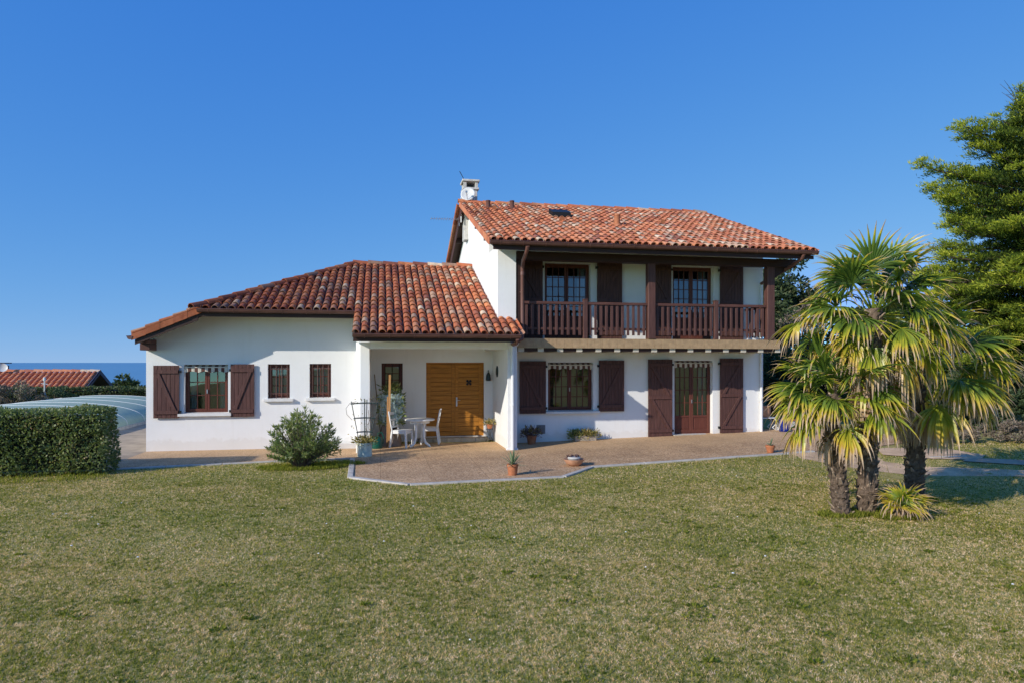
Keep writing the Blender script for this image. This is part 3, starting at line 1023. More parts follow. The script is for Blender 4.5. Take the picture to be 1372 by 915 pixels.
def window(x0, x1, z0, z1, Y, casements=2, cols=2, rows=3, panel=0.0, name="window", recess=.15, st=.055, curtains=(), handle=True, m='frame', bars3=False):
    fr = MB()
    y = Y + recess
    fr.box(x0, x0 + .04, y, y + .07, z0, z1); fr.box(x1 - .04, x1, y, y + .07, z0, z1)
    fr.box(x0 + .04, x1 - .04, y, y + .07, z1 - .05, z1); fr.box(x0 + .04, x1 - .04, y, y + .07, z0, z0 + .045)
    w = (x1 - x0 - .08) / casements
    panes = []
    for k in range(casements):
        a = x0 + .04 + k * w; b = a + w; c, d = z0 + .045, z1 - .05
        yy = y - .012
        fr.box(a + .003, a + st, yy, yy + .05, c, d); fr.box(b - st, b - .003, yy, yy + .05, c, d)
        fr.box(a + st, b - st, yy + .001, yy + .049, d - st, d); fr.box(a + st, b - st, yy + .001, yy + .049, c, c + st + (.02 if panel else 0))
        pb = c + st
        if panel:
            pb = c + panel
            fr.box(a + st, b - st, yy + .015, yy + .04, c + st + .02, pb)
            fr.box(a + st, b - st, yy + .001, yy + .049, pb, pb + st)
            fr.box(a + st + .04, b - st - .04, yy + .008, yy + .016, c + st + .06, pb - .04)
            pb += st
        pane_bars(fr, a + st, b - st, pb, d - st, cols, rows, yy + .008)
        panes.append((a + st, b - st, pb, d - st, yy + .03))
    W = fr.build(name, m, house, False, .004)
    for (a, b, c, d, yy) in panes:
        g = MB(); g.add([(a, yy, c), (b, yy, c), (b, yy, d), (a, yy, d)], [(0, 1, 2, 3)])
        g.build("pane", 'glass', W)
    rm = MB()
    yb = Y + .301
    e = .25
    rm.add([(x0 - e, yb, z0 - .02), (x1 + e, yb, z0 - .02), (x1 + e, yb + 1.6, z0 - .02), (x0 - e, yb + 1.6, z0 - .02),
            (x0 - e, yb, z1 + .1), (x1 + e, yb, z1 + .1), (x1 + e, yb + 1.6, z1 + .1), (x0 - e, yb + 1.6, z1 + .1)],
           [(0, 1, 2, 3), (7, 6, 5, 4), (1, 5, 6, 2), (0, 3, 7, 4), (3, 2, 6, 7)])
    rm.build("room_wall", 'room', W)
    for (a, b) in curtains:
        cm = MB()
        N = 22
        vs = []
        for i in range(N + 1):
            xx = a + (b - a) * i / N
            yy = y + .13 + .018 * math.sin(i * 1.9) + .008 * math.sin(i * .7)
            vs += [(xx, yy, z0 + .06), (xx, yy + .01, z1 - .04)]
        cm.add(vs, [(2 * i, 2 * i + 2, 2 * i + 3, 2 * i + 1) for i in range(N)])
        cm.build("curtain", 'curtain', W, True)
    if handle:
        h = MB()
        xm = (x0 + x1) / 2
        zm = z0 + (z1 - z0) * (.42 if panel else .4)
        h.box(xm - .012, xm + .012, y - .035, y - .013, zm, zm + .10)
        h.build("handle", 'alu', W)
    return W


def sill(W, x0, x1, z, Y, over=.11):
    s = MB()
    s.prism([(x0, Y - over, z - .075), (x0, Y - over, z - .012), (x0, Y + .15, z + .012), (x0, Y + .15, z - .075)], (x1 - x0, 0, 0))
    s.build("sill", 'sill', W, False, .006)


def awning(W, x0, x1, z, Y, drop=.19):
    """striped scalloped valance hanging in the head of the opening"""
    a = MB()
    n = int(round((x1 - x0) / .075))
    w = (x1 - x0) / n
    y0 = Y + .02
    a.box(x0, x1, y0 - .012, y0 + .03, z - .075, z - .05, 0)
    for i in range(n):
        xa, xb = x0 + i * w, x0 + (i + 1) * w
        def bz(x):
            t = (x - x0) / (w * 4.0)
            return z - drop + .035 * abs(math.sin(math.pi * t)) * 1.0
        yy = y0 - .004 + .006 * math.sin(i * 1.3)
        xm = (xa + xb) / 2
        a.add([(xa, yy, bz(xa)), (xm, yy - .004, bz(xm)), (xb, yy, bz(xb)), (xb, yy + .003, z - .07), (xa, yy + .003, z - .07)], [(0, 1, 2, 3, 4)], i % 2)
        a.add([(xa, y0 + .01, z - .045), (xb, y0 + .01, z - .045), (xb, y0 + .09, z - .01), (xa, y0 + .09, z - .01)], [(0, 1, 2, 3)], i % 2)
    a.build("awning", ['cream', 'maroon'], W)


# left wing
W = window(-4.74, -3.72, .93, 2.12, 18.0, 2, 2, 3, curtains=((-4.66, -4.50), (-3.96, -3.80)), recess=.13)
sill(W, -4.86, -3.63, .93, 18.0)
awning(W, -4.73, -3.73, 2.12, 18.0, .20)
mb = MB(); mb.tube([(-4.715, 18.0, 2.0), (-4.72, 17.985, 1.45), (-4.72, 17.985, 1.15)], .007, 6); mb.build("awning_crank", 'white_paint', W)
for (x0, x1, z0, z1) in LW[1:]:
    W = window(x0, x1, z0, z1, 18.0, 1, 2, 3, st=.05, handle=False, recess=.14, curtains=((x0 + .05, x1 - .05),))
    sill(W, x0 - .09, x1 + .09, z0, 18.0, .10)
    b = MB()
    for k in range(1, 5):
        xx = x0 + (x1 - x0) * (k - .5) / 4 
        b.tube([(xx, 18.045, z0), (xx, 18.045, z1)], .011, 8)
    for zz in (z0 + .12, z1 - .12):
        b.box(x0, x1, 18.04, 18.05, zz - .012, zz + .012)
    b.build("window_bars", 'gutter', W)
# ground floor right
W = window(4.46, 5.74, .86, 2.17, 18.0, 2, 3, 4, recess=.15)
sill(W, 4.38, 5.90, .86, 18.0, .12)
awning(W, 4.47, 5.73, 2.165, 18.0, .19)
mb = MB(); mb.tube([(5.71, 18.0, 2.05), (5.715, 17.985, 1.55)], .007, 6); mb.build("awning_crank", 'white_paint', W)
W = window(8.12, 9.28, .15, 2.22, 18.0, 2, 3, 4, panel=.42, name="french_door", recess=.15, curtains=((8.98, 9.20),))
awning(W, 8.13, 9.27, 2.215, 18.0, .20)
mb = MB(); mb.tube([(9.25, 18.0, 2.1), (9.255, 17.985, 1.5)], .007, 6); mb.build("awning_crank", 'white_paint', W)
s = MB(); s.box(8.06, 9.36, 17.87, 18.145, .02, .148); s.build("sill", 'stone', W, False, .01)
# upper floor
for (x0, x1, z0, z1), cur in zip(MU, (((5.36, 5.58),), ((8.98, 9.2),))):
    W = window(x0, x1, 2.79, z1, 18.0, 2, 3, 5, panel=.55, name="french_door", recess=.15, curtains=cur)
    s = MB(); s.box(x0, x1, 17.93, 18.145, 2.722, 2.789); s.build("sill", 'stone', W, False, .006)
# porch window
W = window(.03, .60, 1.42, 2.15, 19.0, 1, 2, 3, st=.05, handle=False, recess=.1)
b = MB()
for k in range(3):
    xx = .03 + .57 * (k + .5) / 3
    b.tube([(xx, 19.03, 1.42), (xx, 19.03, 2.15)], .009, 8)
b.build("window_bars", 'iron', W)


def shutter(x0, x1, z0, z1, Y, flip=False, rails=2, parent=house, hinge_right=True):
    """board shutter folded back against the wall, with ledges and Z braces on its face"""
    s = MB()
    n = max(5, int(round((x1 - x0) / .095)))
    w = (x1 - x0) / n
    ya, yb = Y - .075, Y - .045
    for i in range(n):
        s.box(x0 + i * w + .003, x0 + (i + 1) * w - .003, ya + random.uniform(-.001, .001), yb, z0, z1)
    s.box(x0 + .004, x1 - .004, ya + .012, yb - .004, z0 + .003, z1 - .003)
    o = s.build("shutter", 'brown', parent, False, .003)
    b = MB()
    zs = [z0 + .14, z1 - .15] if rails == 2 else [z0 + .16, z0 + (z1 - z0) * .505, z1 - .15]
    yc, yd = ya - .028, ya - .0015
    for zz in zs:
        b.box(x0 + .02, x1 - .02, yc, yd, zz - .045, zz + .045)
    for za, zb in zip(zs[:-1], zs[1:]):
        xa, xb = (x0 + .06, x1 - .06)
        lo, hi = za + .047, zb - .047
        if flip: q = [(xa, lo), (xa + .09, lo), (xb, hi), (xb - .09, hi)]
        else: q = [(xb - .09, lo), (xb, lo), (xa + .09, hi), (xa, hi)]
        b.prism([(x, yc + .002, z) for x, z in q], (0, .024, 0))
    b.build("brace", 'brown', o, False, .003)
    xh = x1 if hinge_right else x0
    for zz in (zs[0], zs[-1]):
        h = MB()
        h.box(xh - .03, xh + .035, Y - .085, Y - .002, zz - .03, zz + .03)
        h.build("hinge", 'iron', o)
    return o


shutter(-5.42, -4.83, .82, 2.10, 18.0, False, 2)
shutter(-3.65, -3.09, .83, 2.13, 18.0, True, 2, hinge_right=False)
shutter(3.66, 4.39, .80, 2.21, 18.0, False, 2)
shutter(5.88, 6.61, .83, 2.23, 18.0, True, 2, hinge_right=False)
shutter(7.31, 8.03, .11, 2.26, 18.0, False, 3)
shutter(9.47, 10.19, .17, 2.29, 18.0, True, 3, hinge_right=False)
shutter(3.60, 4.30, 2.80, 4.89, 18.0, False, 3)
shutter(5.83, 6.55, 2.80, 4.91, 18.0, True, 3, hinge_right=False)
shutter(7.30, 8.0, 2.80, 4.91, 18.0, False, 3)
shutter(9.47, 10.19, 2.80, 4.92, 18.0, True, 3, hinge_right=False)

# front door of horizontal boards
d = MB()
d.box(1.24, 1.285, 19.08, 19.16, .12, 2.17); d.box(2.815, 2.86, 19.08, 19.16, .12, 2.17); d.box(1.285, 2.815, 19.08, 19.16, 2.125, 2.17)
door = d.build("front_door", 'door', house, False, .004)
for (a, b_) in ((1.287, 2.047), (2.053, 2.813)):
    d = MB()
    d.box(a, a + .085, 19.085, 19.14, .13, 2.12); d.box(b_ - .085, b_, 19.085, 19.14, .13, 2.12)
    d.box(a + .085, b_ - .085, 19.115, 19.14, .13, 2.12, 1)
    zz = .13
    k = 0
    while zz < 2.1:
        h = min(.125, 2.12 - zz)
        d.box(a + .087, b_ - .087, 19.093 + random.uniform(-.002, .002), 19.114, zz + .004, zz + h - .004)
        zz += .125
    leaf = d.build("door_leaf", ['door', 'joint'], door, False, .004)
d = MB(); d.box(1.2405, 2.8595, 19.165, 19.2, .121, 2.169); d.build("door_backing", 'joint', door)  # added backing board, keeps sky from showing through the leaf gaps
d = MB(); d.box(2.035, 2.065, 19.07, 19.086, .13, 2.12); d.build("cover_strip", 'door', door, False, .004)
d = MB(); d.box(2.075, 2.115, 19.06, 19.084, .95, 1.2); d.tube([(2.095, 19.05, 1.12), (2.095, 19.02, 1.12), (2.19, 19.02, 1.12)], .01, 8); d.build("handle", 'alu', door)
d = MB()
for ang in range(4):
    t = math.pi / 4 + ang * math.pi / 2
    c = Vector((2.44, 19.075, 1.61)); e = Vector((math.cos(t), 0, math.sin(t)))
    p = Vector((-e.z, 0, e.x))
    d.prism([c, c + e * .05 + p * .035, c + e * .10 + p * .02, c + e * .085, c + e * .10 - p * .02, c + e * .05 - p * .035], (0, .016, 0))
d.build("door_grille", 'iron', door)

# --- balcony
bal = MB()
bal.box(3.312, 10.53, 16.70, 17.995, 2.56, 2.735)
balcony = bal.build("balcony", 'joist', house)
e = MB()
xx = 3.36
while xx < 10.54:
    w = min(.2, 10.55 - xx)
    e.box(xx + .002, xx + w - .002, 16.672, 16.698, 2.535, 2.755, 0, random.random())
    xx += .2
for k in range(7):
    e.box(10.532, 10.556, 16.70 + k * .185, 16.70 + k * .185 + .181, 2.535, 2.755)
e.box(3.36, 10.55, 16.67, 17.99, 2.756, 2.772)
e.build("edge_tiles", 'edge_tile', balcony)
for i in range(15):
    j = MB()
    x = 3.38 + i * .505
    j.box(x, x + .15, 16.73, 17.995, 2.44, 2.558)
    j.build("joist", 'joist', balcony)
j = MB()
for i in range(14):
    x = 3.38 + i * .505
    j.box(x + .153, x + .502, 16.75, 17.99, 2.455, 2.55)
j.build("soffit", 'darkbeam', balcony)

rail = MB()
YR = 16.74
rail.box(3.32, 10.33, YR - .045, YR + .045, 3.63, 3.70)
rail.box(3.32, 10.33, YR + .012, YR + .05, 2.99, 3.05)
rail.box(10.27, 10.34, YR + .05, 17.99, 3.63, 3.70)
rail.box(10.31, 10.335, YR + .05, 17.99, 2.99, 3.05)
railing = rail.build("railing", 'brownx', house, False, .006)
def baluster(x, y, along='x'):
    b = MB()
    if along == 'x': b.box(x - .034, x + .034, y - .013, y + .011, 2.86, 3.632)
    else: b.box(y - .013, y + .011, x - .034, x + .034, 2.86, 3.632)
    b.build("baluster", 'brown', railing, False, .004)
POSTS = [(5.12, .055, 3.76), (8.72, .055, 3.78)]
segs = [(3.36, 5.06), (5.18, 6.78), (7.0, 8.66), (8.78, 10.16)]
for a, b_ in segs:
    n = int(round((b_ - a) / .148))
    for i in range(n):
        baluster(a + (i + .5) * (b_ - a) / n, YR, 'x')
for i in range(8):
    baluster(16.90 + i * .145, 10.305, 'y')
for (x, h, zt) in POSTS:
    b = MB(); b.box(x - h, x + h, YR - .058, YR + .055, 2.775, zt); b.box(x - h - .008, x + h + .008, YR - .066, YR + .063, zt, zt + .02)
    b.build("newel_post", 'brown', railing, False, .006)
for x0, x1 in ((6.79, 6.99), (10.17, 10.38)):
    b = MB(); b.box(x0, x1, YR - .10, YR + .10, 2.774, 4.72)
    b.build("post", 'brown', house, False, .01)
b = MB(); b.box(3.32, 3.45, YR - .06, YR + .10, 2.774, 4.72); b.build("post", 'darkbeam', house, False, .01)
b = MB(); b.box(3.315, 11.0, YR - .11, YR + .11, 4.72, 4.93); b.build("beam", 'darkbeam', house, False, .008)
b = MB()
b.prism([(10.36, YR - .05, 4.72), (10.36, YR - .05, 4.45), (10.42, YR - .05, 4.45), (10.85, YR - .05, 4.72)], (0, .1, 0)); b.build("brace", 'darkbeam', house)
b = MB()
for k in range(5):
    y = 16.2 + k * .45
    b.box(10.88, 11.05, y, y + .07, 4.83 + SL * (y - 15.97) - .03, 4.92 + SL * (y - 15.97) - .02)
b.build("rafter_tails", 'darkbeam', house)

# --- downpipes
p = MB()
p.tube([(3.43, 15.84, 4.93), (3.43, 15.9, 4.84), (3.44, 16.4, 4.66), (3.445, 16.52, 4.50), (3.445, 16.52, 2.85), (3.43, 16.50, 2.75), (3.30, 16.45, 2.68), (3.22, 16.5, 2.64)], .048, 12)
p.tube([(3.445, 16.52, 4.40), (3.445, 16.52, 4.32)], .056, 12)
p.tube([(3.445, 16.52, 2.98), (3.445, 16.52, 2.92)], .056, 12)
p.tube([(3.12, 15.52, 2.72), (3.13, 15.7, 2.62), (3.17, 16.3, 2.60), (3.19, 16.5, 2.62)], .045, 12)
p.box(3.40, 3.49, 16.56, 16.64, 3.9, 3.93)
smooth_angle(p.build("downpipe", 'pipe_brown', house))
p = MB()
p.tube([(3.2, 16.54, 2.60), (3.2, 16.54, .02)], .043, 14)
p.tube([(3.2, 16.54, 1.16), (3.2, 16.54, 1.10)], .053, 14)
p.tube([(3.2, 16.54, 2.60), (3.2, 16.54, 2.52)], .055, 14)
smooth_angle(p.build("downpipe", 'white_paint', house))
p = MB()
p.tube([(10.7, 15.84, 4.95), (10.7, 15.9, 4.86), (10.72, 16.5, 4.70), (10.74, 17.4, 4.52), (10.75, 17.93, 4.42)], .045, 12)
smooth_angle(p.build("downpipe", 'pipe_brown', house))
p = MB()
p.tube([(10.75, 17.93, 4.44), (10.76, 17.94, 4.3), (10.76, 17.94, .16)], .042, 12)
p.tube([(10.76, 17.94, 1.2), (10.76, 17.94, 1.14)], .052, 12)
smooth_angle(p.build("downpipe", 'white_paint', house))
p = MB()
p.box(4.14, 4.38, 17.985, 17.998, .25, .49)
for k in range(6):
    p.box(4.16, 4.36, 17.978, 17.984, .27 + k * .036, .285 + k * .036)
p.build("wall_vent", 'vent', house)

# ------------------------------------------------------------------ vegetation
def frame_of(d):
    d = d.normalized()
    l = d.cross(Vector((0, 0, 1)))
    if l.length < .05: l = Vector((1, 0, 0))
    l.normalize()
    return d, l, l.cross(d)


def build_grass():
    v1, v2, v3, v4 = VNoise(1), VNoise(2), VNoise(3), VNoise(4)
    th = R(10.9)
    def zone(n, k0, k1, h, w, tiltmax, seed):
        rng = np.random.default_rng(seed)
        k = np.sqrt(rng.uniform(k0 * k0, k1 * k1, n))
        u = rng.uniform(-.95, .95, n)
        x = k * (math.sin(th) + u * math.cos(th)); y = k * (math.cos(th) - u * math.sin(th))
        # clumping: pull roots towards jittered cell centres
        cs = .038
        cxi = np.floor(x / cs).astype(int); cyi = np.floor(y / cs).astype(int)
        hsh = lambda q: np.modf(np.abs(np.sin(cxi * (12.9898 + q) + cyi * (78.233 + 2 * q))) * 43758.5453)[0]
        px = (cxi + hsh(0)) * cs; py = (cyi + hsh(1)) * cs
        ctone = hsh(2); cdark = hsh(3)
        pull = rng.uniform(.0, .55, n)
        x = x + (px - x) * pull; y = y + (py - y) * pull
        # keep off the terrace, path and hedge
        ok = np.ones(n, bool)
        lim = np.interp(x, [-30, -5.45, -2.25, -.70, -.64, -.56, .51, 3.41, 4.28, 9.1, 9.95, 12.2, 13.0, 14, 20, 30],
                        [15.0, 15.05, 15.6, 15.73, 13.22, 13.12, 12.17, 12.45, 13.45, 14.08, 14.2, 14.4, 14.6, 14.8, 14.8, 14.8])
        ok &= y < lim
        for poly in (GRAVEL_PATH, GRAVEL_PATCH, SIDE_PATH):
            ins = np.zeros(n, bool)
            for (ax, ay), (bx, by) in zip(poly, poly[1:] + poly[:1]):
                if ay == by: continue
                ins ^= ((ay > y) != (by > y)) & (x < (bx - ax) * (y - ay) / (by - ay) + ax)
            ok &= ~ins | (rng.uniform(0, 1, n) < (np.where(x > 10.6, .6, .25) if poly is GRAVEL_PATH else .10))
        x, y, pull, ctone, cdark = x[ok], y[ok], pull[ok], ctone[ok], cdark[ok]
        n = len(x)
        z = gzn(x, y)
        patch = .5 * v1(x * .5 + 9, y * .5 + 4) + .5 * v2(x * 1.6 + 2, y * 1.6)
        fine = v4(x * 11, y * 11)
        med = v3(x * 4.3 + 11, y * 4.3 + 7)
        tone = rng.uniform(0, 1, n)
        straw = np.clip((patch - .5) * .85 + .55 + (ctone - .5) * 1.0 + (fine - .5) * .3 + (med - .5) * .45 + .10 * (np.clip(11 - y, 0, 6) / 6 - .45), 0.03, .97)
        rnd = np.where(tone < straw, np.clip(.56 + .44 * rng.beta(1.5, 1.5, n) + (cdark - .5) * .35, .53, 1), np.clip(rng.uniform(0, .52, n) + (cdark - .5) * .35, 0, .52))
        hh = h * rng.uniform(.5, 1.3, n) * (.7 + .6 * fine) * np.where(rnd > .55, .75, 1.0)
        ww = w * rng.uniform(.5, 1.5, n)
        az = rng.uniform(0, 2 * np.pi, n); tl = rng.uniform(.3, tiltmax, n) + np.where(rnd > .55, .3, 0)
        dx, dy = np.cos(az) * np.sin(tl), np.sin(az) * np.sin(tl)
        dz = np.maximum(np.cos(tl), .12)
        sa = rng.uniform(0, 2 * np.pi, n)
        sx, sy = np.cos(sa) * ww * .5, np.sin(sa) * ww * .5
        out = np.empty((n, 3, 3))
        out[:, 0] = np.stack([x - sx, y - sy, z - .003], -1)
        out[:, 1] = np.stack([x + sx, y + sy, z - .003], -1)
        out[:, 2] = np.stack([x + dx * hh, y + dy * hh, z + dz * hh], -1)
        return out, rnd
    a, ra = zone(430000, 3.9, 7.5, .028, .0062, 1.35, 5)
    b, rb = zone(420000, 7.5, 12.5, .028, .0095, 1.35, 6)
    c, rc = zone(280000, 12.5, 18.5, .028, .0150, 1.35, 7)
    # weeds hugging the palm trunks and the oleander
    o = npmesh("grass", np.concatenate([a, b, c]), 3, np.concatenate([ra, rb, rc]), 'grass')
    tag(o, "short mown grass, green mixed with dry straw blades", "grass", None, 'stuff')
    rng = np.random.default_rng(77)
    T = []
    for (cx, cy, r, n) in ((-1.6, 14.7, .75, 2600), (6.5, 8.68, .35, 900), (6.9, 8.73, .35, 800), (7.2, 8.4, .35, 900), (8.67, 9.8, .35, 600), (-.9, 15.0, .5, 1200), (-6.2, 14.25, .9, 900)):
        rr = r * np.sqrt(rng.uniform(.1, 1, n)); t = rng.uniform(0, 2 * np.pi, n)
        x = cx + rr * np.cos(t) * 1.2; y = cy + rr * np.sin(t) * .6
        ok = y < 15.5; x, y = x[ok], y[ok]
        m = len(x)
        base = np.stack([x, y, gzn(x, y) - .003], -1)
        d = np.stack([rng.normal(0, .45, m), rng.normal(0, .45, m), np.ones(m)], -1)
        T.append(leaf_quads(base, d, .075, .012, rng=rng))
    T = np.concatenate(T)
    o = npmesh("weeds", T, 4, RNG.uniform(0.1, .46, len(T)), 'grass')
    tag(o, "taller green weeds round the palm trunks and the bush", "weeds", None, 'stuff')
    rng = np.random.default_rng(78)
    W = []
    for i in range(150):
        k = math.sqrt(rng.uniform(18, 150)); u = rng.uniform(-.78, .78)
        x = k * (math.sin(th) + u * math.cos(th)); y = k * (math.cos(th) - u * math.sin(th))
        if y > 11.8: continue
        m = int(rng.integers(10, 40)); r = rng.uniform(.02, .09)
        t = rng.uniform(0, 2 * np.pi, m); q = r * np.sqrt(rng.uniform(0, 1, m))
        px = x + q * np.cos(t) * 1.5; py = y + q * np.sin(t)
        base = np.stack([px, py, gzn(px, py) + .004], -1)
        d = np.stack([np.cos(t) + rng.normal(0, .5, m), np.sin(t) + rng.normal(0, .5, m), rng.uniform(.3, 1.2, m)], -1)
        W.append(leaf_quads(base, d, .035, .018, rng=rng))
    W = np.concatenate(W)
    o = npmesh("clover", W, 4, RNG.uniform(0.0, .42, len(W)), 'grass')
    tag(o, "small darker green clover and weed patches in the lawn", "clover", None, 'stuff')
    # daisies and pale leaf scraps
    rng = np.random.default_rng(8)
    n = 34
    k = np.sqrt(rng.uniform(25, 200, n)); u = rng.uniform(-.75, .75, n)
    x = k * (math.sin(th) + u * math.cos(th)); y = k * (math.cos(th) - u * math.sin(th))
    ok = y < 12; x, y = x[ok], y[ok]
    mb = MB()
    for xx, yy in zip(x, y):
        r = random.uniform(.008, .016)
        mb.lathe([(r, 0), (r * .6, .006), (.0005, .008)], (xx, yy, gz(xx, yy) + .035), 7)
    tag(mb.build("daisies", 'white_paint'), "tiny white daisies scattered over the lawn", "daisies", None, 'stuff')


build_grass()


def box_hedge(name, label, x0, x1, y0, y1, z0, z1, n, size, leaf, group=None, dark=.0, seed=3):
    rng = np.random.default_rng(seed)
    root = empty(name, ((x0 + x1) / 2, (y0 + y1) / 2, z0), label, "hedge", group)
    a = (x1 - x0) * (z1 - z0); b = (y1 - y0) * (z1 - z0); t = (x1 - x0) * (y1 - y0)
    tot = 2 * a + 2 * b + t
    vn = VNoise(seed + 20)
    L, Rn = [], []
    for face, area in (('f', a), ('k', a), ('l', b), ('r', b), ('t', t)):
        m = int(n * area / tot)
        p = rng.uniform(0, 1, m); q = rng.uniform(0, 1, m)
        depth = np.abs(rng.normal(0, .055, m)) - .02
        if face in 'fk':
            x = x0 + p * (x1 - x0); z = z0 + q * (z1 - z0)
            wob = (vn(x * 3.1, z * 3.1) - .5) * .16
            y = (y0 + depth + wob) if face == 'f' else (y1 - depth - wob)
            nrm = np.tile([0, -1 if face == 'f' else 1, .3], (m, 1))
        elif face in 'lr':
            y = y0 + p * (y1 - y0); z = z0 + q * (z1 - z0)
            wob = (vn(y * 3.1 + 7, z * 3.1) - .5) * .16
            x = (x0 + depth + wob) if face == 'l' else (x1 - depth - wob)
            nrm = np.tile([-1 if face == 'l' else 1, 0, .3], (m, 1))
        else:
            x = x0 + p * (x1 - x0); y = y0 + q * (y1 - y0)
            z = z1 - depth - (vn(x * 3.1, y * 3.1 + 9) - .5) * .10
            nrm = np.tile([0, 0, 1.0], (m, 1))
        # thin towards the foot
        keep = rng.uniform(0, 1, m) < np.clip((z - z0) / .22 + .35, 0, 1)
        c = np.stack([x, y, z], -1)[keep]
        d = nrm[keep] + rng.normal(0, .75, (len(c), 3))
        L.append(leaf_quads(c, d, size, size * .6, rng=rng))
        Rn.append(np.clip(rng.beta(2.0, 2.2, len(c)) + (vn(c[:, 0] * 2 + 3, c[:, 2] * 2) - .5) * .35, 0, 1))
    npmesh("foliage", np.concatenate(L), 4, np.concatenate(Rn), leaf, root)
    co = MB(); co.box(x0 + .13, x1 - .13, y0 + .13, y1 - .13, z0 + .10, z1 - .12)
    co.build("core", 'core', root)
    tw = MB()
    for i in range(int((x1 - x0) * 9)):
        x = random.uniform(x0 + .1, x1 - .08); y = random.uniform(y0 + .08, y0 + .35)
        tw.tube([(x, y, z0 - .05), (x + random.uniform(-.1, .1), y + random.uniform(-.08, .05), z0 + .5)], [.014, .007], 5)
    tw.build("stem", 'twig', root)
    return root


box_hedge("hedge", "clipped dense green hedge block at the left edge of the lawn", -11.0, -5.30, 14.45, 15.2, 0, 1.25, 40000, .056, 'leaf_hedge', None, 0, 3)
box_hedge("hedge", "long dark hedge behind the pool cover, before the neighbouring red roof", -22, -8.1, 33.5, 34.6, -.4, 1.0, 26000, .10, 'leaf_back', None, 0, 4)


def blob_tree(name, label, cat, x, y, z0, h, rx, ry, nleaf, leaf, lsize, seed, trunk_h=.35, nclump=40, group=None, bottom=.12, twiggy=0):
    rng = np.random.default_rng(seed); rd = random.Random(seed)
    root = empty(name, (x, y, z0), label, cat, group)
    # clumps through the crown volume
    C = []
    while len(C) < nclump:
        p = rng.uniform(-1, 1, 3)
        rr = np.linalg.norm(p)
        if rr > 1 or rr < .35: continue
        C.append(p)
    C = np.array(C)
    lumps = 1 + .25 * np.sin(C[:, 0] * 4 + seed) * np.cos(C[:, 1] * 5)
    cz = z0 + h * (bottom + (1 - bottom) * (C[:, 2] * .5 + .5))
    cen = np.stack([x + C[:, 0] * rx * lumps, y + C[:, 1] * ry * lumps, cz], -1)
    cr = rng.uniform(.16, .32, nclump) * min(rx, ry, h * .6)
    idx = rng.integers(0, nclump, nleaf)
    off = unit(rng.normal(0, 1, (nleaf, 3))) * (rng.uniform(.25, 1, nleaf) ** .5)[:, None]
    c = cen[idx] + off * cr[idx][:, None] * np.array([1.1, 1.1, .8])
    c[:, 2] = np.maximum(c[:, 2], z0 + .02)
    d = off + rng.normal(0, .6, (nleaf, 3))
    rnd = np.clip(rng.beta(2, 2.4, nleaf) + (rng.uniform(-.15, .15, nclump))[idx], 0, 1)
    npmesh("crown", leaf_quads(c, d, lsize, lsize * .5, rng=rng), 4, rnd, leaf, root)
    t = MB()
    r0 = max(.05, h * .022)
    t.tube([(x, y, z0 - .1), (x + rx * .04, y, z0 + h * .3), (x - rx * .03, y, z0 + h * .75)], [r0, r0 * .7, r0 * .25], 8)
    for i in range(min(nclump, 26)):
        e = cen[i]
        s = Vector((x, y, z0 + min(h * .6, max(.1, (e[2] - z0) * .55))))
        m = s.lerp(Vector(e), .55) + Vector((0, 0, -.04 * h))
        t.tube([s, m, Vector(e)], [r0 * .4, r0 * .25, r0 * .08], 5)
    if twiggy:
        for i in range(twiggy):
            e = cen[rd.randrange(nclump)]; e = Vector(e)
            f = e + Vector((rd.uniform(-1, 1), rd.uniform(-1, 1), rd.uniform(-.2, 1.1))) * (.22 * h)
            t.tube([e - Vector((0, 0, .1 * h)), e.lerp(f, .6), f], [.022, .014, .006], 4)
    t.build("trunk", 'bark', root)
    return root


# far left: trees below the garden, towards the sea
blob_tree("tree", "dark tree top beyond the hedge beside the left house wall", "tree", -20.6, 60, -4.2, 5.4, 2.6, 2.2, 5000, 'leaf_dark', .30, 21, nclump=30)
blob_tree("tree", "dark round tree top between the neighbouring gable and the sea", "tree", -24.2, 61, -4.4, 4.95, 2.0, 2.0, 4000, 'leaf_dark', .30, 22, nclump=26)
blob_tree("shrub", "dull brown shrub at the left edge behind the pool cover", "shrub", -13.9, 29.5, -.2, 1.75, .9, .7, 4200, 'leaf_grey', .09, 23, nclump=26, twiggy=14)
blob_tree("shrub", "dark green shrub below the neighbouring roof, left of the white tripod", "shrub", -12.9, 30.6, -.2, 1.35, .75, .6, 3500, 'leaf_dark', .09, 24, nclump=24)

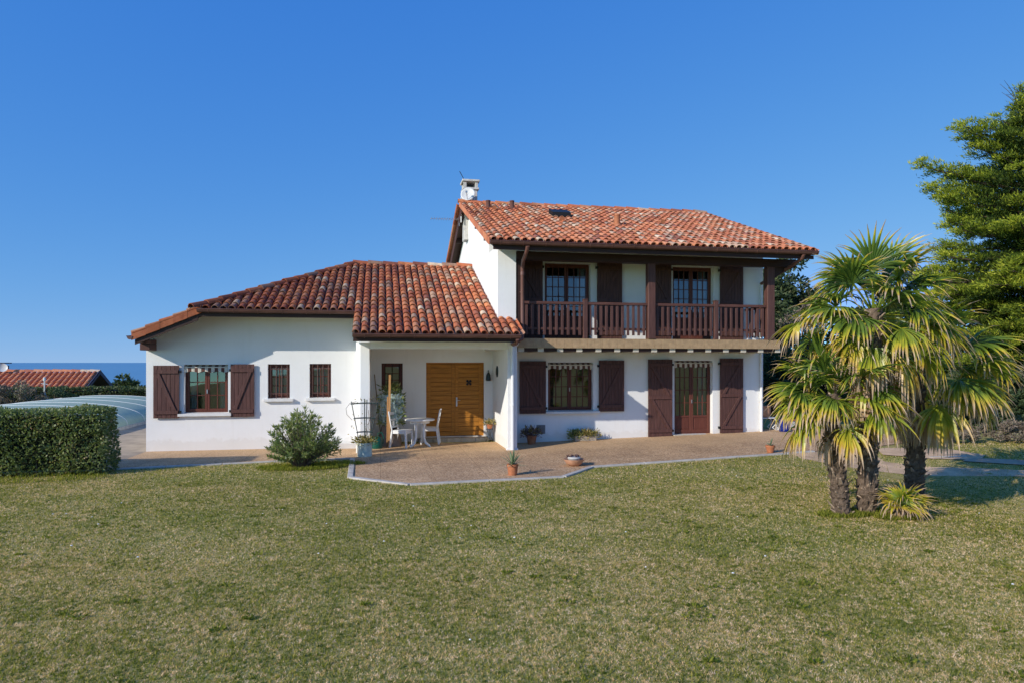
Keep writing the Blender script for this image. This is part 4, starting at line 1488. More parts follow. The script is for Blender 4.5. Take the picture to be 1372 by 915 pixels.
# right: shrub bank and trees behind the palms
bank = [
    ("tree", "dark pine-like tree behind the right end of the balcony", 19.6, 31.0, 0, 7.7, 2.2, 2.0, 16000, 'leaf_dark', .22, 0),
    ("tree", "dusky green tree seen between the balcony post and the tallest palm", 17.0, 28.6, 0, 5.3, 1.9, 1.7, 14000, 'leaf_dark', .18, 0),
    ("shrub", "bare brownish twiggy shrub behind the balcony post", 17.8, 26.4, 0, 4.7, 1.2, 1.2, 5000, 'leaf_grey', .12, 60),
    ("shrub", "dark leafy shrub against the right corner of the house", 14.9, 24.2, 0, 3.0, 1.5, 1.3, 14000, 'leaf_dark', .13, 0),
    ("shrub", "deep green shrub behind the blue pot", 15.6, 21.6, .1, 2.2, 1.5, 1.1, 13000, 'leaf_dark', .11, 0),
    ("shrub", "broad dark shrub behind the shortest palm", 17.2, 22.6, .1, 3.6, 1.8, 1.4, 15000, 'leaf_dark', .13, 0),
    ("shrub", "mid green shrub below the cypress, behind the right-hand palm", 17.6, 17.2, .1, 2.3, 1.9, 1.2, 15000, 'leaf_dark', .12, 0),
    ("shrub", "dark shrub filling the foot of the cypress", 20.6, 16.9, .1, 3.0, 2.1, 1.4, 15000, 'leaf_dark', .13, 0),
    ("shrub", "low twiggy bush at the far edge of the right-hand grass", 13.9, 14.9, .12, .6, 1.3, .5, 5000, 'leaf_grey', .07, 22),
    ("shrub", "low dry bush at the right edge of the grass strip", 16.4, 14.5, .12, .65, 1.4, .5, 5500, 'leaf_grey', .07, 22),
    ("tree", "dark tree rising behind the cypress", 25.5, 27.5, 0, 7.4, 2.8, 2.4, 16000, 'leaf_dark', .22, 0),
    ("tree", "dense dark tree at the right edge behind the cypress trunk", 27.5, 23.5, 0, 5.6, 2.8, 2.2, 17000, 'leaf_dark', .18, 0),
    ("tree", "dark tree closing the gap between palms and cypress", 21.6, 26.2, 0, 6.0, 2.3, 2.0, 15000, 'leaf_dark', .19, 0),
]
for i, (nm, lab, x, y, z0, h, rx, ry, nl, lf, ls, tw) in enumerate(bank):
    blob_tree(nm, lab, nm, x, y, z0, h, rx, ry, nl, lf, ls, 40 + i, nclump=46, twiggy=tw, bottom=.05, group="trees and shrubs of the right-hand bank")


# --- large cypress at the right edge
def cypress():
    rng = np.random.default_rng(5); rd = random.Random(5)
    bx, by = 22.9, 20.3
    root = empty("cypress_tree", (bx, by, .1), "tall spreading cypress with layered bright green branches at the right edge", "tree")
    wood = MB()
    H = 12.3
    wood.tube([(bx, by, 0), (bx + .05, by, 3), (bx - .05, by, 6.5), (bx + .1, by, 9.5), (bx, by, H - .3)], [.42, .34, .25, .14, .03], 10)
    cen, rad, ang, tipw = [], [], [], []
    def branch(z0, tip, sag=.0, width=1.0, dens=1.0):
        s = Vector((bx, by, z0)); e = Vector(tip)
        L = (e - s).length
        m1 = s.lerp(e, .35) + Vector((0, 0, .03 * L - sag)); m2 = s.lerp(e, .7) + Vector((0, 0, -.02 * L - sag))
        pts = [s, m1, m2, e]
        wood.tube(pts, [max(.05, .018 * L + .02), .012 * L + .015, .008 * L + .01, .008], 6)
        d = (e - s).normalized(); side = d.cross(Vector((0, 0, 1))).normalized()
        n = int(L * 15 * dens)
        for i in range(n):
            t = rd.uniform(.22, 1.0) ** .8
            if t < .35: p = s.lerp(m1, t / .35)
            elif t < .7: p = m1.lerp(m2, (t - .35) / .35)
            else: p = m2.lerp(e, (t - .7) / .3)
            wdt = width * (.25 + .75 * math.sin(math.pi * min(1, (1.05 - t) * 1.1 + .12))) * min(1, L / 2.5)
            o = rd.uniform(-1, 1)
            q = p + side * o * wdt * .75 + Vector((0, 0, rd.uniform(-.09, .13) + .05 * (1 - abs(o)))) + d * rd.uniform(-.1, .15)
            if rd.random() < .10: wood.tube([p, q], [.012, .005], 4)
            cen.append(q); rad.append(rd.uniform(.11, .21)); tipw.append(t)
            ang.append((d * .7 + side * o * .6 + Vector((0, 0, .45))).normalized())
    # branches whose tips make the outline against the sky
    tips = [(10.2, (21.3, 20.3, 10.7)), (9.6, (19.95, 20.55, 10.5)), (9.4, (20.0, 20.2, 10.15)), (9.2, (20.55, 20.6, 9.75)), (8.9, (21.2, 20.1, 9.3)),
            (8.2, (18.65, 20.8, 9.05)), (7.9, (19.3, 20.3, 8.75)), (7.6, (18.8, 20.7, 8.35)), (7.3, (19.15, 20.4, 7.9)), (7.0, (19.7, 20.9, 7.55)),
            (6.7, (19.45, 20.5, 7.05)), (6.4, (19.6, 20.1, 6.7)), (6.0, (19.2, 20.7, 6.25)), (5.7, (19.0, 20.2, 5.8)), (5.4, (18.6, 20.6, 5.4)),
            (5.0, (18.3, 20.3, 5.0)), (4.6, (18.6, 19.9, 4.5)), (4.2, (18.4, 20.4, 4.1)), (3.8, (18.7, 20.0, 3.6)), (3.3, (18.8, 20.3, 3.1)), (2.8, (19.0, 19.9, 2.6)),
            (11.0, (21.9, 20.2, 11.2)), (11.3, (22.2, 20.0, 11.75))]
    for z0, t in tips:
        branch(z0, t, 0, 1.0, 1.25)
    for i in range(105):      # all round
        z = rd.uniform(2.2, 11.2)
        a = rd.uniform(0, 2 * math.pi)
        if math.cos(a) < -.45 and math.sin(a) > -.5: continue
        L = (4.5 - .28 * z) * rd.uniform(.7, 1.1) + .5
        branch(z, (bx + math.cos(a) * L, by + math.sin(a) * L, z + rd.uniform(.2, .9)), 0, 1.0, 1.0)
    for i in range(34):      # towards the lawn, filling the lit face
        z = 2.0 + i * .27
        a = rd.uniform(-2.6, -1.4)
        L = (3.9 - .22 * z) * rd.uniform(.75, 1.05)
        branch(z, (bx + math.cos(a) * L, by + math.sin(a) * L, z + .6), 0, 1.1, 1.3)
    for i in range(26):      # low boughs reaching down behind the palms
        z = 1.2 + (i % 13) * .33
        a = rd.uniform(-3.0, -2.0)
        L = rd.uniform(3.2, 4.9)
        branch(z + .5, (bx + math.cos(a) * L, by + math.sin(a) * L * .8, z + rd.uniform(-.2, .3)), 0, 1.15, 1.2)
    # foliage close to the trunk, inner shade put into its dark tint
    for i in range(1500):
        z = rd.uniform(1.5, 10.8); a = rd.uniform(0, 2 * math.pi); q = rd.uniform(.3, 2.3 - .12 * z)
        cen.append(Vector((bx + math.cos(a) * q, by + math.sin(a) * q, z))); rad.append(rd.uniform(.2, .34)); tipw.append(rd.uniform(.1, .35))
        ang.append(Vector((math.cos(a), math.sin(a), .3)).normalized())
    # bare dead twigs near the top
    for i in range(16):
        s = Vector((22.2 + rd.uniform(-.3, .3), 20.1, 11.2 + rd.uniform(-.3, .2)))
        e = s + Vector((rd.uniform(-1.0, -.2), rd.uniform(-.3, .3), rd.uniform(.1, .8)))
        wood.tube([s, s.lerp(e, .6) + Vector((0, 0, .05)), e], [.016, .01, .004], 4)
    C = np.array([tuple(c) for c in cen]); A = np.array([tuple(a) for a in ang]); r = np.array(rad)
    per = 38
    n = len(C) * per
    idx = np.repeat(np.arange(len(C)), per)
    off = rng.normal(0, .55, (n, 3)) * r[idx][:, None] * np.array([1.15, 1.15, .55])
    d = A[idx] + rng.normal(0, .45, (n, 3))
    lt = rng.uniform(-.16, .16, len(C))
    rnd = np.clip(.02 + .58 * np.array(tipw)[idx] ** 2.2 + lt[idx] + rng.normal(0, .14, n) + off[:, 2] / (r[idx] * 2.2) * .35, 0, 1)  # paler new growth at tips; shade within and under tufts put into tint
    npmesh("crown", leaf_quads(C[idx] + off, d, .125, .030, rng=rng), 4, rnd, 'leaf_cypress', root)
    wood.build("trunk", 'bark', root)


cypress()


# --- palms
def frond(parent, base, d0, lp, rb, age, spread=118, nseg=30, droop=.35, seed=0, dead=False, stiff=1.0):
    """fan leaf: curved stalk from base, then a pleated fan of narrow segments with drooping tips"""
    rd = random.Random(seed)
    d0 = d0.normalized()
    V, F, T = [], [], []
    g = Vector((0, 0, -1))
    # stalk
    P = [Vector(base)]
    d = d0.copy()
    n = 5
    for i in range(n):
        d = (d + g * (.10 * droop * (1.6 if age > .5 else 1.0))).normalized()
        P.append(P[-1] + d * (lp / n))
    _, l, u = frame_of(d)
    for i, p in enumerate(P):
        w = .018 * (1.15 - .6 * i / n)
        b = len(V)
        V.extend([p - l * w, p + u * w * .7, p + l * w, p - u * w * .5]); T.extend([.30 + age * .4] * 4)
        if i:
            for q in range(4):
                F.append((b - 4 + q, b - 4 + (q + 1) % 4, b + (q + 1) % 4, b + q))
    hub = P[-1]
    # twist of the blade about its axis
    tw = rd.uniform(-.5, .5)
    l2 = l * math.cos(tw) + u * math.sin(tw); u2 = u * math.cos(tw) - l * math.sin(tw)
    fold = rd.uniform(.15, .6)
    brown = rd.uniform(.20, .42) + age * .35
    for s in range(nseg):
        a = R(-spread + 2 * spread * (s + .5) / nseg)
        da = R(2 * spread / nseg) * .5
        L = rb * (.66 + .34 * math.cos(a * .75)) * rd.uniform(.84, 1.10)
        side = l2 * math.sin(a) * 1.0
        dirn = (d * math.cos(a) + side - u2 * 0.0 + u2 * fold * abs(math.sin(a)) * .8).normalized()
        tan = (d * -math.sin(a) + l2 * math.cos(a)).normalized()
        q = hub.copy(); dd = dirn.copy()
        steps = 6
        sag = (.04 + .19 * droop * (.55 + age) * rd.uniform(.4, 2.0)) / stiff
        bent = rd.random() < .06 + .65 * age
        tipb = rd.uniform(.62, .95) - .35 * age * rd.random()
        b0 = len(V)
        for i in range(steps + 1):
            t = i / steps
            r = t * L
            w = math.tan(da) * r * 1.25 if t < .5 else math.tan(da) * L * .5 * 1.25 * (1 - (t - .5) / .5) ** .8
            w = max(w, .0025)
            pl = u2 * (.35 * w)
            V.extend([q - tan * w + pl, q - pl, q + tan * w + pl])
            base_t = min(.8, .03 + age * .72 + rd.uniform(-.08, .10) + .10 * t)
            if dead: tt = .88 + rd.uniform(-.06, .1)
            else:
                k = max(0, (t - (1 - brown * (1.0 + .4 * rd.random()))) / max(brown, .01))
                tt = base_t + (.95 - base_t) * min(1, k * 1.1) ** 1.1
            T.extend([min(1, tt)] * 3)
            if i < steps:
                sg = sag * (1 + 2.2 * t) * (rd.uniform(2.5, 6) if (bent and t > .45) else 1.0)
                dd = (dd + g * sg).normalized()
                q = q + dd * (L / steps)
        for i in range(steps):
            b = b0 + i * 3
            F.append((b, b + 1, b + 4, b + 3)); F.append((b + 1, b + 2, b + 5, b + 4))
    off = wloc(parent)
    me = bpy.data.meshes.new("frond")
    me.from_pydata([tuple(p - off) for p in V], [], F)
    at = me.attributes.new("tint", 'FLOAT', 'POINT'); at.data.foreach_set("value", T)
    me.materials.append(M['palm_leaf'])
    o = bpy.data.objects.new("frond", me); COL.objects.link(o); o.parent = parent
    return o


def palm_trunk(root, pts, radii, seed, nst=110, skirt=True):
    rd = random.Random(seed)
    mb = MB()
    P = [Vector(p) for p in pts]
    # resample with lumpy radius
    N = 46
    fine, fr = [], []
    for i in range(N + 1):
        t = i / N * (len(P) - 1); k = min(int(t), len(P) - 2); f = t - k
        fine.append(P[k].lerp(P[k + 1], f)); fr.append((radii[k] * (1 - f) + radii[k + 1] * f) * (1 + .07 * math.sin(i * 2.3) + rd.uniform(-.05, .05)))
    seg = 16
    vs, fs = [], []
    for p, r in zip(fine, fr):
        for k in range(seg):
            a = 2 * math.pi * k / seg
            rr = r * rd.uniform(.86, 1.10)
            vs.append(p + Vector((math.cos(a) * rr, math.sin(a) * rr, rd.uniform(-.012, .012))))
    for i in range(N):
        for k in range(seg):
            fs.append((i * seg + k, i * seg + (k + 1) % seg, (i + 1) * seg + (k + 1) % seg, (i + 1) * seg + k))
    mb.add(vs, fs, 0)
    # old leaf bases and fibre tufts
    for i in range(nst):
        t = (i + rd.random()) / nst
        k = min(int(t * N), N - 1)
        p, r = fine[k], fr[k]
        a = i * 2.4 + rd.uniform(-.3, .3)
        o = Vector((math.cos(a), math.sin(a), 0)); s = Vector((-o.y, o.x, 0))
        b = p + o * r * .88
        L = rd.uniform(.05, .12); w = rd.uniform(.018, .034)
        tip = b + o * L * rd.uniform(.35, .9) + Vector((0, 0, L * rd.uniform(.3, 1.0))) + s * rd.uniform(-.03, .03)
        vs = [b - s * w, b + s * w, b + s * w + Vector((0, 0, .03)), b - s * w + Vector((0, 0, .03)), tip - s * w * .4, tip + s * w * .4, tip + s * w * .35 + Vector((0, 0, .014)), tip - s * w * .35 + Vector((0, 0, .014))]
        mb.add(vs, [(0, 1, 5, 4), (1, 2, 6, 5), (2, 3, 7, 6), (3, 0, 4, 7), (4, 5, 6, 7)], 1 if rd.random() < .55 else 0)
    for i in range(nst * 5):
        k = rd.randrange(N)
        p, r = fine[k], fr[k]
        a = rd.uniform(0, 2 * math.pi)
        o = Vector((math.cos(a), math.sin(a), 0)); s = Vector((-o.y, o.x, 0))
        b = p + o * r * .97 + Vector((0, 0, rd.uniform(-.02, .02)))
        tip = b + o * rd.uniform(.005, .035) + s * rd.uniform(-.05, .05) + Vector((0, 0, rd.uniform(-.11, .05)))
        w = rd.uniform(.002, .005)
        mb.add([b - s * w, b + s * w, tip], [(0, 1, 2)], 1 if rd.random() < .25 else 0)
    mb.build("trunk", ['palm_bark', 'stub'], root)


def palm(label, pts, radii, nf, lp, rb, seed, specs=(), emin=-62, nst=110, group="palms on the lawn", name="palm_tree", ndead=8, cut=None):
    rd = random.Random(seed)
    root = empty(name, pts[0], label, "palm", group)
    palm_trunk(root, pts, radii, seed, nst)
    top = Vector(pts[-1])
    for i in range(nf):
        t = (i + .5) / nf
        e = R(80 - (80 - emin) * t ** .85)
        a = i * 2.39996 + rd.uniform(-.25, .25) + seed
        d = Vector((math.cos(a) * math.cos(e), math.sin(a) * math.cos(e), math.sin(e)))
        age = max(0, (t - .35) / .65) * .52 + rd.uniform(-.05, .12)
        base = top + Vector((math.cos(a), math.sin(a), 0)) * .05 + Vector((0, 0, -.28 * t))
        frond(root, base, d, lp * rd.uniform(.8, 1.15), rb * rd.uniform(.85, 1.1), max(0, age), spread=rd.uniform(80, 122), nseg=rd.choice((24, 27, 30)), droop=.25 + .75 * t, seed=seed * 100 + i)
    for i, (dx, dy, dz, l, r, age) in enumerate(specs):
        frond(root, top + Vector((0, 0, -.1)), Vector((dx, dy, dz)), l, r, age, spread=105, nseg=30, droop=.5, seed=seed * 100 + 60 + i)
    for i in range(ndead):
        a = i * 2.39996 + 1; e = R(rd.uniform(-80, -50))
        d = Vector((math.cos(a) * math.cos(e), math.sin(a) * math.cos(e), math.sin(e)))
        frond(root, top + Vector((math.cos(a), math.sin(a), 0)) * .06 + Vector((0, 0, -.35 - .02 * i)), d, lp * .55, rb * .75, .9, spread=75, nseg=20, droop=1.0, seed=seed * 100 + 80 + i, dead=True)
    return root


palm("shortest of the three tall palms, its leaning trunk nearest the terrace", [(6.47, 8.68, -.05), (6.42, 8.69, .5), (6.33, 8.70, 1.05), (6.34, 8.70, 1.74)], [.125, .115, .11, .10], 20, .46, .60, 3,
     specs=((-.9, -.2, .35, .62, .62, .1), (-.9, -.3, .12, .6, .6, .25), (-.6, -.6, .15, .5, .6, .35), (.3, -.9, .15, .5, .62, .3), (.9, -.5, .15, .6, .62, .25), (.7, -.6, -.10, .55, .58, .35), (-.4, -.5, .8, .4, .5, .1)), emin=-10, ndead=3, nst=90)
palm("tallest palm in the middle of the clump, shaggy crown level with the balcony", [(6.90, 8.73, -.05), (6.93, 8.73, .8), (6.97, 8.72, 1.7), (7.02, 8.72, 2.95)], [.14, .13, .12, .115], 26, .60, .76, 4,
     specs=((-1.0, .1, .06, 1.0, .72, .42), (-.95, -.25, .25, .85, .66, .2), (-1, .2, -.35, .8, .6, .7), (1.0, -.1, .10, .85, .74, .45), (.35, -.2, 1.0, .58, .72, 0), (-.55, 0, .9, .60, .70, 0), (.8, .1, .75, .7, .70, .1), (.9, -.4, -.1, .75, .7, .5), (-.8, -.4, -.3, .7, .6, .6)), emin=-42, ndead=24, nst=150)
palm("right-hand palm of the clump with yellow-edged fans above its thick trunk", [(8.66, 9.83, -.05), (8.69, 9.83, .7), (8.66, 9.82, 1.4), (8.72, 9.80, 2.15)], [.155, .145, .14, .13], 18, .70, .80, 6,
     specs=((.75, -.6, -.12, .85, .76, .38), (1.0, -.1, .08, .95, .78, .25), (.15, -.9, -.30, .66, .66, .42), (.9, -.35, .3, .9, .76, .15), (.6, -.7, .2, .9, .7, .3)), emin=-38, ndead=8, nst=100)
# young palm at the foot of the clump
pr = empty("young_palm", (7.17, 8.38, 0), "knee-high young palm with yellow-green fans at the foot of the trunks", "palm", "palms on the lawn")
mb = MB(); mb.tube([(7.17, 8.38, -.03), (7.16, 8.38, .10), (7.17, 8.38, .17)], [.075, .085, .04], 9)
mb.build("trunk", 'palm_bark', pr)
rd = random.Random(9)
for i, (dx, dy, dz, l, r, age) in enumerate([(-.3, -.3, .9, .10, .34, .28), (.15, -.4, .9, .10, .36, .30), (.8, -.4, .45, .14, .38, .48), (.6, .1, .7, .12, .36, .4), (-.8, -.3, .3, .12, .34, .62), (-.6, .2, .6, .12, .34, .5), (.9, -.1, .2, .14, .36, .55), (.3, -.9, .1, .1, .30, .6)]):
    frond(pr, Vector((7.17, 8.38, .15)), Vector((dx, dy, dz)), l, r, age, spread=100, nseg=24, droop=.25, seed=900 + i, stiff=1.6)
for i in range(4):
    a = i * 1.7 + 2
    frond(pr, Vector((7.17, 8.38, .12)), Vector((math.cos(a), math.sin(a), .1)), .1, .3, .9, spread=60, nseg=14, droop=.8, seed=950 + i, dead=True)


# --- oleander bush
def oleander():
    rng = np.random.default_rng(31); rd = random.Random(31)
    x0, y0 = -1.62, 14.85
    root = empty("oleander_bush", (x0, y0, 0), "rounded oleander bush with narrow leaves before the left wing", "bush")
    st = MB()
    C, D = [], []
    for i in range(150):
        a = rd.uniform(0, 2 * math.pi); el = math.asin(rd.uniform(.02, 1.0) ** .9)
        q = rd.uniform(.78, 1.06)
        end = Vector((x0 + .03 + math.cos(a) * math.cos(el) * .74 * q, y0 + math.sin(a) * math.cos(el) * .62 * q, .30 + math.sin(el) * .92 * q - (.16 * math.cos(el) * rd.random())))
        sp = math.cos(el)
        s = Vector((x0 + math.cos(a) * .14 * rd.random(), y0 + math.sin(a) * .14 * rd.random(), 0))
        m = s.lerp(end, .5) + Vector((0, 0, .06))
        st.tube([s, m, end], [.011, .008, .004], 5)
        n = rd.randint(24, 40)
        for k in range(n):
            t = rd.uniform(.22, 1.0) ** .75
            p = s.lerp(m, t * 2) if t < .5 else m.lerp(end, (t - .5) * 2)
            d = ((end - m).normalized() * .7 + Vector((rd.gauss(0, .6), rd.gauss(0, .6), rd.gauss(.1, .5))))
            C.append(tuple(p)); D.append(tuple(d))
        for k in range(10):
            C.append(tuple(end)); D.append((rd.gauss(math.cos(a) * sp * .5, .4), rd.gauss(math.sin(a) * sp * .5, .4), rd.uniform(.3, 1)))
    C, D = np.array(C), np.array(D)
    rnd = np.clip(rng.beta(2, 2, len(C)) + (C[:, 2] - .6) * .12, 0, 1)
    npmesh("foliage", leaf_quads(C, D, .105, .021, rng=rng), 4, rnd, 'leaf_oleander', root)
    st.build("stem", 'twig', root)


oleander()


# ------------------------------------------------------------------ things near the house
def cut_leaf(mb, base, d, L, w, bend=.25, m=0, r=.5, thick=.006, steps=5):
    """fleshy pointed leaf"""
    q = Vector(base); dd = Vector(d).normalized()
    _, l, u = frame_of(dd)
    vs, fs = [], []
    for i in range(steps + 1):
        t = i / steps
        ww = w * (.75 + .6 * t) * (1 - t) ** .55 if t < 1 else .001
        vs += [q - l * ww, q - u * thick * (1 - t), q + l * ww, q + u * thick * (1 - t) * .5]
        if i < steps:
            dd = (dd + Vector((0, 0, -bend / steps))).normalized(); q = q + dd * (L / steps)
    for i in range(steps):
        b = i * 4
        for k in range(4):
            fs.append((b + k, b + (k + 1) % 4, b + 4 + (k + 1) % 4, b + 4 + k))
    mb.add(vs, fs, m, r)


def pot(root, c, r_top, r_bot, h, m, rim=.02, rimh=.04, name="pot", seg=22, sx=1.0):
    mb = MB()
    mb.lathe([(.001, 0), (r_bot, 0), (r_bot + (r_top - r_bot) * .93, h - rimh), (r_top + rim * .5, h - rimh), (r_top + rim * .5, h), (r_top - .02, h), (r_top - .03, h - .05)], c, seg, 0, sx, 1)
    smooth_angle(mb.build(name, m, root), 35)
    s = MB()
    s.lathe([(r_top - .022, h - .035), (.001, h - .025)], c, seg, 0, sx, 1)
    s.build("soil", 'soil', root)


def rosette(root, c, n, L, w, m, e0=80, e1=5, bend=.3, seed=1, name="leaf_rosette"):
    rd = random.Random(seed)
    mb = MB()
    for i in range(n):
        t = i / max(1, n - 1)
        e = R(e0 + (e1 - e0) * t + rd.uniform(-8, 8)); a = i * 2.4 + rd.uniform(-.2, .2)
        d = (math.cos(a) * math.cos(e), math.sin(a) * math.cos(e), math.sin(e))
        cut_leaf(mb, c, d, L * rd.uniform(.8, 1.15), w, bend * (.4 + t), 0, min(1, .2 + .5 * rd.random() + (.35 if t > .8 else 0)))
    mb.build(name, m, root, True)


def tuft(root, c, rx, ry, h, n, L, w, m, seed, name="foliage"):
    rng = np.random.default_rng(seed)
    p = np.clip(rng.normal(0, .45, (n, 3)), -.95, .95)
    base = np.array(c) + p * np.array([rx, ry, h * .6]) + np.array([0, 0, h * .4])
    base[:, 2] = np.maximum(base[:, 2], c[2] - .02)
    d = p * np.array([1, 1, .5]) + rng.normal(0, .4, (n, 3)) + np.array([0, 0, .4])
    npmesh(name, leaf_quads(base, d, L, w, rng=rng), 4, rng.uniform(0, 1, n), m, root)


GP = "flower pots around the terrace"
# agave pot at the front of the terrace
t = empty("agave_pot", (2.50, 12.92, .012), "spiky agave in a round terracotta pot at the front of the terrace", "potted plant", GP)
pot(t, (2.50, 12.92, .012), .105, .085, .21, 'terracotta', .02, .04)
rosette(t, Vector((2.50, 12.92, .20)), 22, .30, .022, 'succulent', 82, 8, .35, 3)
# shallow bowl of purple succulents
t = empty("succulent_bowl", (3.98, 13.80, .02), "wide shallow terracotta bowl of purple succulents by the kerb corner", "potted plant", GP)
mb = MB(); mb.lathe([(.001, 0), (.11, 0), (.17, .05), (.215, .125), (.222, .14), (.205, .14), (.17, .10)], (3.98, 13.80, .02), 24)
smooth_angle(mb.build("bowl", 'terracotta_pale', t), 50)
mb = MB(); mb.lathe([(.10, .10), (.14, .16), (.13, .185), (.001, .19)], (3.98, 13.80, .02), 20); smooth_angle(mb.build("inner_bowl", 'grey_render', t), 50)
for i, (dx, dy) in enumerate(((-.08, -.03), (.03, -.06), (.10, .0), (-.02, .06), (-.13, .02), (.07, .07))):
    rosette(t, Vector((3.98 + dx, 13.80 + dy, .185)), 14, .075, .016, 'purple_leaf', 80, 10, .2, 20 + i)
# small terracotta pot on the kerb at the right
t = empty("agave_pot", (8.84, 14.36, gz(8.84, 14.36) + .012), "small tapered terracotta pot with a pale spiky plant at the right end of the kerb", "potted plant", GP)
z = gz(8.84, 14.36) + .012
pot(t, (8.84, 14.36, z), .10, .07, .17, 'terracotta', .02, .045)
rosette(t, Vector((8.84, 14.36, z + .15)), 12, .19, .02, 'succulent', 75, 5, .3, 5)
# pot beside the column
t = empty("shrub_pot", (3.92, 17.62, 0), "brown clay pot with a reddish bushy plant beside the porch column", "potted plant", GP)
pot(t, (3.92, 17.62, .012), .13, .10, .24, 'terracotta', .02, .045)
tuft(t, (3.92, 17.62, .24), .26, .18, .22, 420, .09, .022, 'purple_leaf', 6)
tuft(t, (3.92, 17.62, .26), .24, .16, .22, 180, .09, .02, 'dry_leaf', 7, "dry_foliage")
# trough under the window
t = empty("planter_trough", (5.42, 17.80, 0), "low stone trough with dry yellow-green plants under the ground floor window", "planter", GP)
z = gz(5.42, 17.8) + .01
mb = MB()
mb.prism([(5.14, 17.69, z), (5.74, 17.69, z), (5.74, 17.91, z), (5.14, 17.91, z)], (0, 0, .15))
mb.build("trough", 'stone', t, False, .015)
tuft(t, (5.50, 17.78, z + .13), .34, .16, .16, 700, .085, .022, 'dry_leaf', 8)
tuft(t, (5.16, 17.78, z + .10), .17, .16, .2, 450, .085, .022, 'leaf_oleander', 9, "green_foliage")

# trellis pot at the porch pillar
px, py = -.36, 16.15
t = empty("trellis_pot", (px, py, .012), "pale green cylinder pot with a dark fan trellis before the porch pillar", "potted plant", GP)
mb = MB(); mb.lathe([(.001, 0), (.165, 0), (.17, .02), (.17, .28), (.178, .30), (.178, .315), (.15, .315), (.14, .27)], (px, py, .012), 26)
smooth_angle(mb.build("pot", 'celadon', t), 35)
tuft(t, (px, py, .30), .26, .2, .16, 520, .075, .026, 'dry_leaf', 12)
mb = MB()
zb, zt = .28, 1.28
for i, o in enumerate((-1, 0, 1)):
    for dy in ((0,) if o else (0,)):
        mb.tube([(px + o * .11, py, zb), (px + o * .30 + .0, py + .01 * o, zt + (.06 if o == 0 else 0))], .011, 6)
mb.tube([(px + .02, py + .12, zb), (px + .05, py + .22, zt + .03)], .010, 6)
for k, zz in enumerate((.56, .88, 1.22)):
    f = (zz - zb) / (zt - zb)
    xw = .11 + .19 * f
    mb.tube([(px - xw - .03, py - .01, zz), (px + .0, py + .02, zz + .01), (px + xw + .03, py - .01, zz)], .010, 6)
    mb.tube([(px - xw, py, zz + .02), (px + .04, py + .10 + .10 * f, zz + .02), (px + xw, py, zz + .02)], .008, 6)
mb.build("trellis", 'green_metal', t)
mb = MB()
rd = random.Random(4)
for k in range(4):
    a = Vector((px + rd.uniform(-.1, .1), py, .3)); pts = [a]
    sx = rd.choice((-1, 1))
    for q in range(5):
        a = a + Vector((sx * rd.uniform(-.02, .09), rd.uniform(-.03, .04), rd.uniform(.08, .2))); pts.append(a.copy())
    if k < 2:
        pts = [(px - .28, py, .85), (px - .40, py, .98), (px - .42, py, 1.12), (px - .33, py - .01, 1.24), (px - .18, py, 1.28)] if k == 0 else [(px + .25, py, .9), (px + .37, py, 1.0), (px + .36, py, 1.18), (px + .24, py, 1.36), (px + .10, py, 1.33)]
    mb.tube(pts, .005, 5)
mb.build("vine", 'twig', t)
C = []
for k in range(60):
    C.append((px + rd.uniform(-.36, .36), py + rd.uniform(-.02, .1), rd.uniform(.45, 1.36)))
C = np.array(C)
npmesh("vine_foliage", leaf_quads(C, RNG.normal(0, 1, (60, 3)), .05, .025), 4, RNG.uniform(0, 1, 60), 'dry_leaf', t)

# watering can
t = empty("watering_can", (-.09, 17.55, .012), "dark green plastic watering can behind the trellis pot", "watering can")
mb = MB(); mb.lathe([(.001, 0), (.13, 0), (.145, .05), (.13, .25), (.10, .29), (.04, .30)], (-.09, 17.55, .012), 18, 0, 1, .8)
smooth_angle(mb.build("body", 'can_green', t), 40)
mb = MB(); mb.tube([(-.20, 17.5, .06), (-.30, 17.45, .24), (-.36, 17.42, .36)], [.025, .018, .015], 8); mb.lathe([(.015, 0), (.04, .03), (.001, .035)], (-.365, 17.415, .35), 10)
smooth_angle(mb.build("spout", 'can_green', t), 40)
mb = MB(); mb.tube([(-.06, 17.55, .30), (-.06, 17.55, .40), (.03, 17.55, .41), (.08, 17.55, .30), (.06, 17.55, .12)], .014, 8); smooth_angle(mb.build("handle", 'can_green', t), 40)

# wrapped plant
wx, wy = .26, 18.15
t = empty("wrapped_plant", (wx, wy, .012), "potted shrub wrapped in clear plastic with burlap round its pot", "potted plant")
pot(t, (wx, wy, .012), .20, .15, .42, 'terracotta', .02, .05)
mb = MB()
prof = [(.30, .0), (.29, .12), (.25, .3), (.215, .46), (.20, .52)]
vs, fs = [], []
SEG = 30
rd = random.Random(8)
for j, (r, z) in enumerate(prof):
    for k in range(SEG):
        a = 2 * math.pi * k / SEG
        if not .6 < (a % (2 * math.pi)) / math.pi < 5: pass
        rr = r * (1 + .08 * math.sin(k * 2.1 + j) + rd.uniform(-.02, .02))
        vs.append((wx + rr * math.cos(a) - .02, wy + rr * math.sin(a), .012 + z + rd.uniform(-.01, .01)))
for j in range(len(prof) - 1):
    for k in range(SEG):
        if j >= 2 and 21 <= k <= 25: continue
        fs.append((j * SEG + k, j * SEG + (k + 1) % SEG, (j + 1) * SEG + (k + 1) % SEG, (j + 1) * SEG + k))
mb.add(vs, fs); mb.build("burlap", 'burlap', t, True)
tuft(t, (wx + .03, wy, .62), .30, .24, .95, 1500, .13, .035, 'leaf_oleander', 15)
mb = MB()
prof = [(.15, .50), (.26, .62), (.32, .85), (.34, 1.1), (.33, 1.28), (.31, 1.35), (.26, 1.33)]
vs, fs = [], []
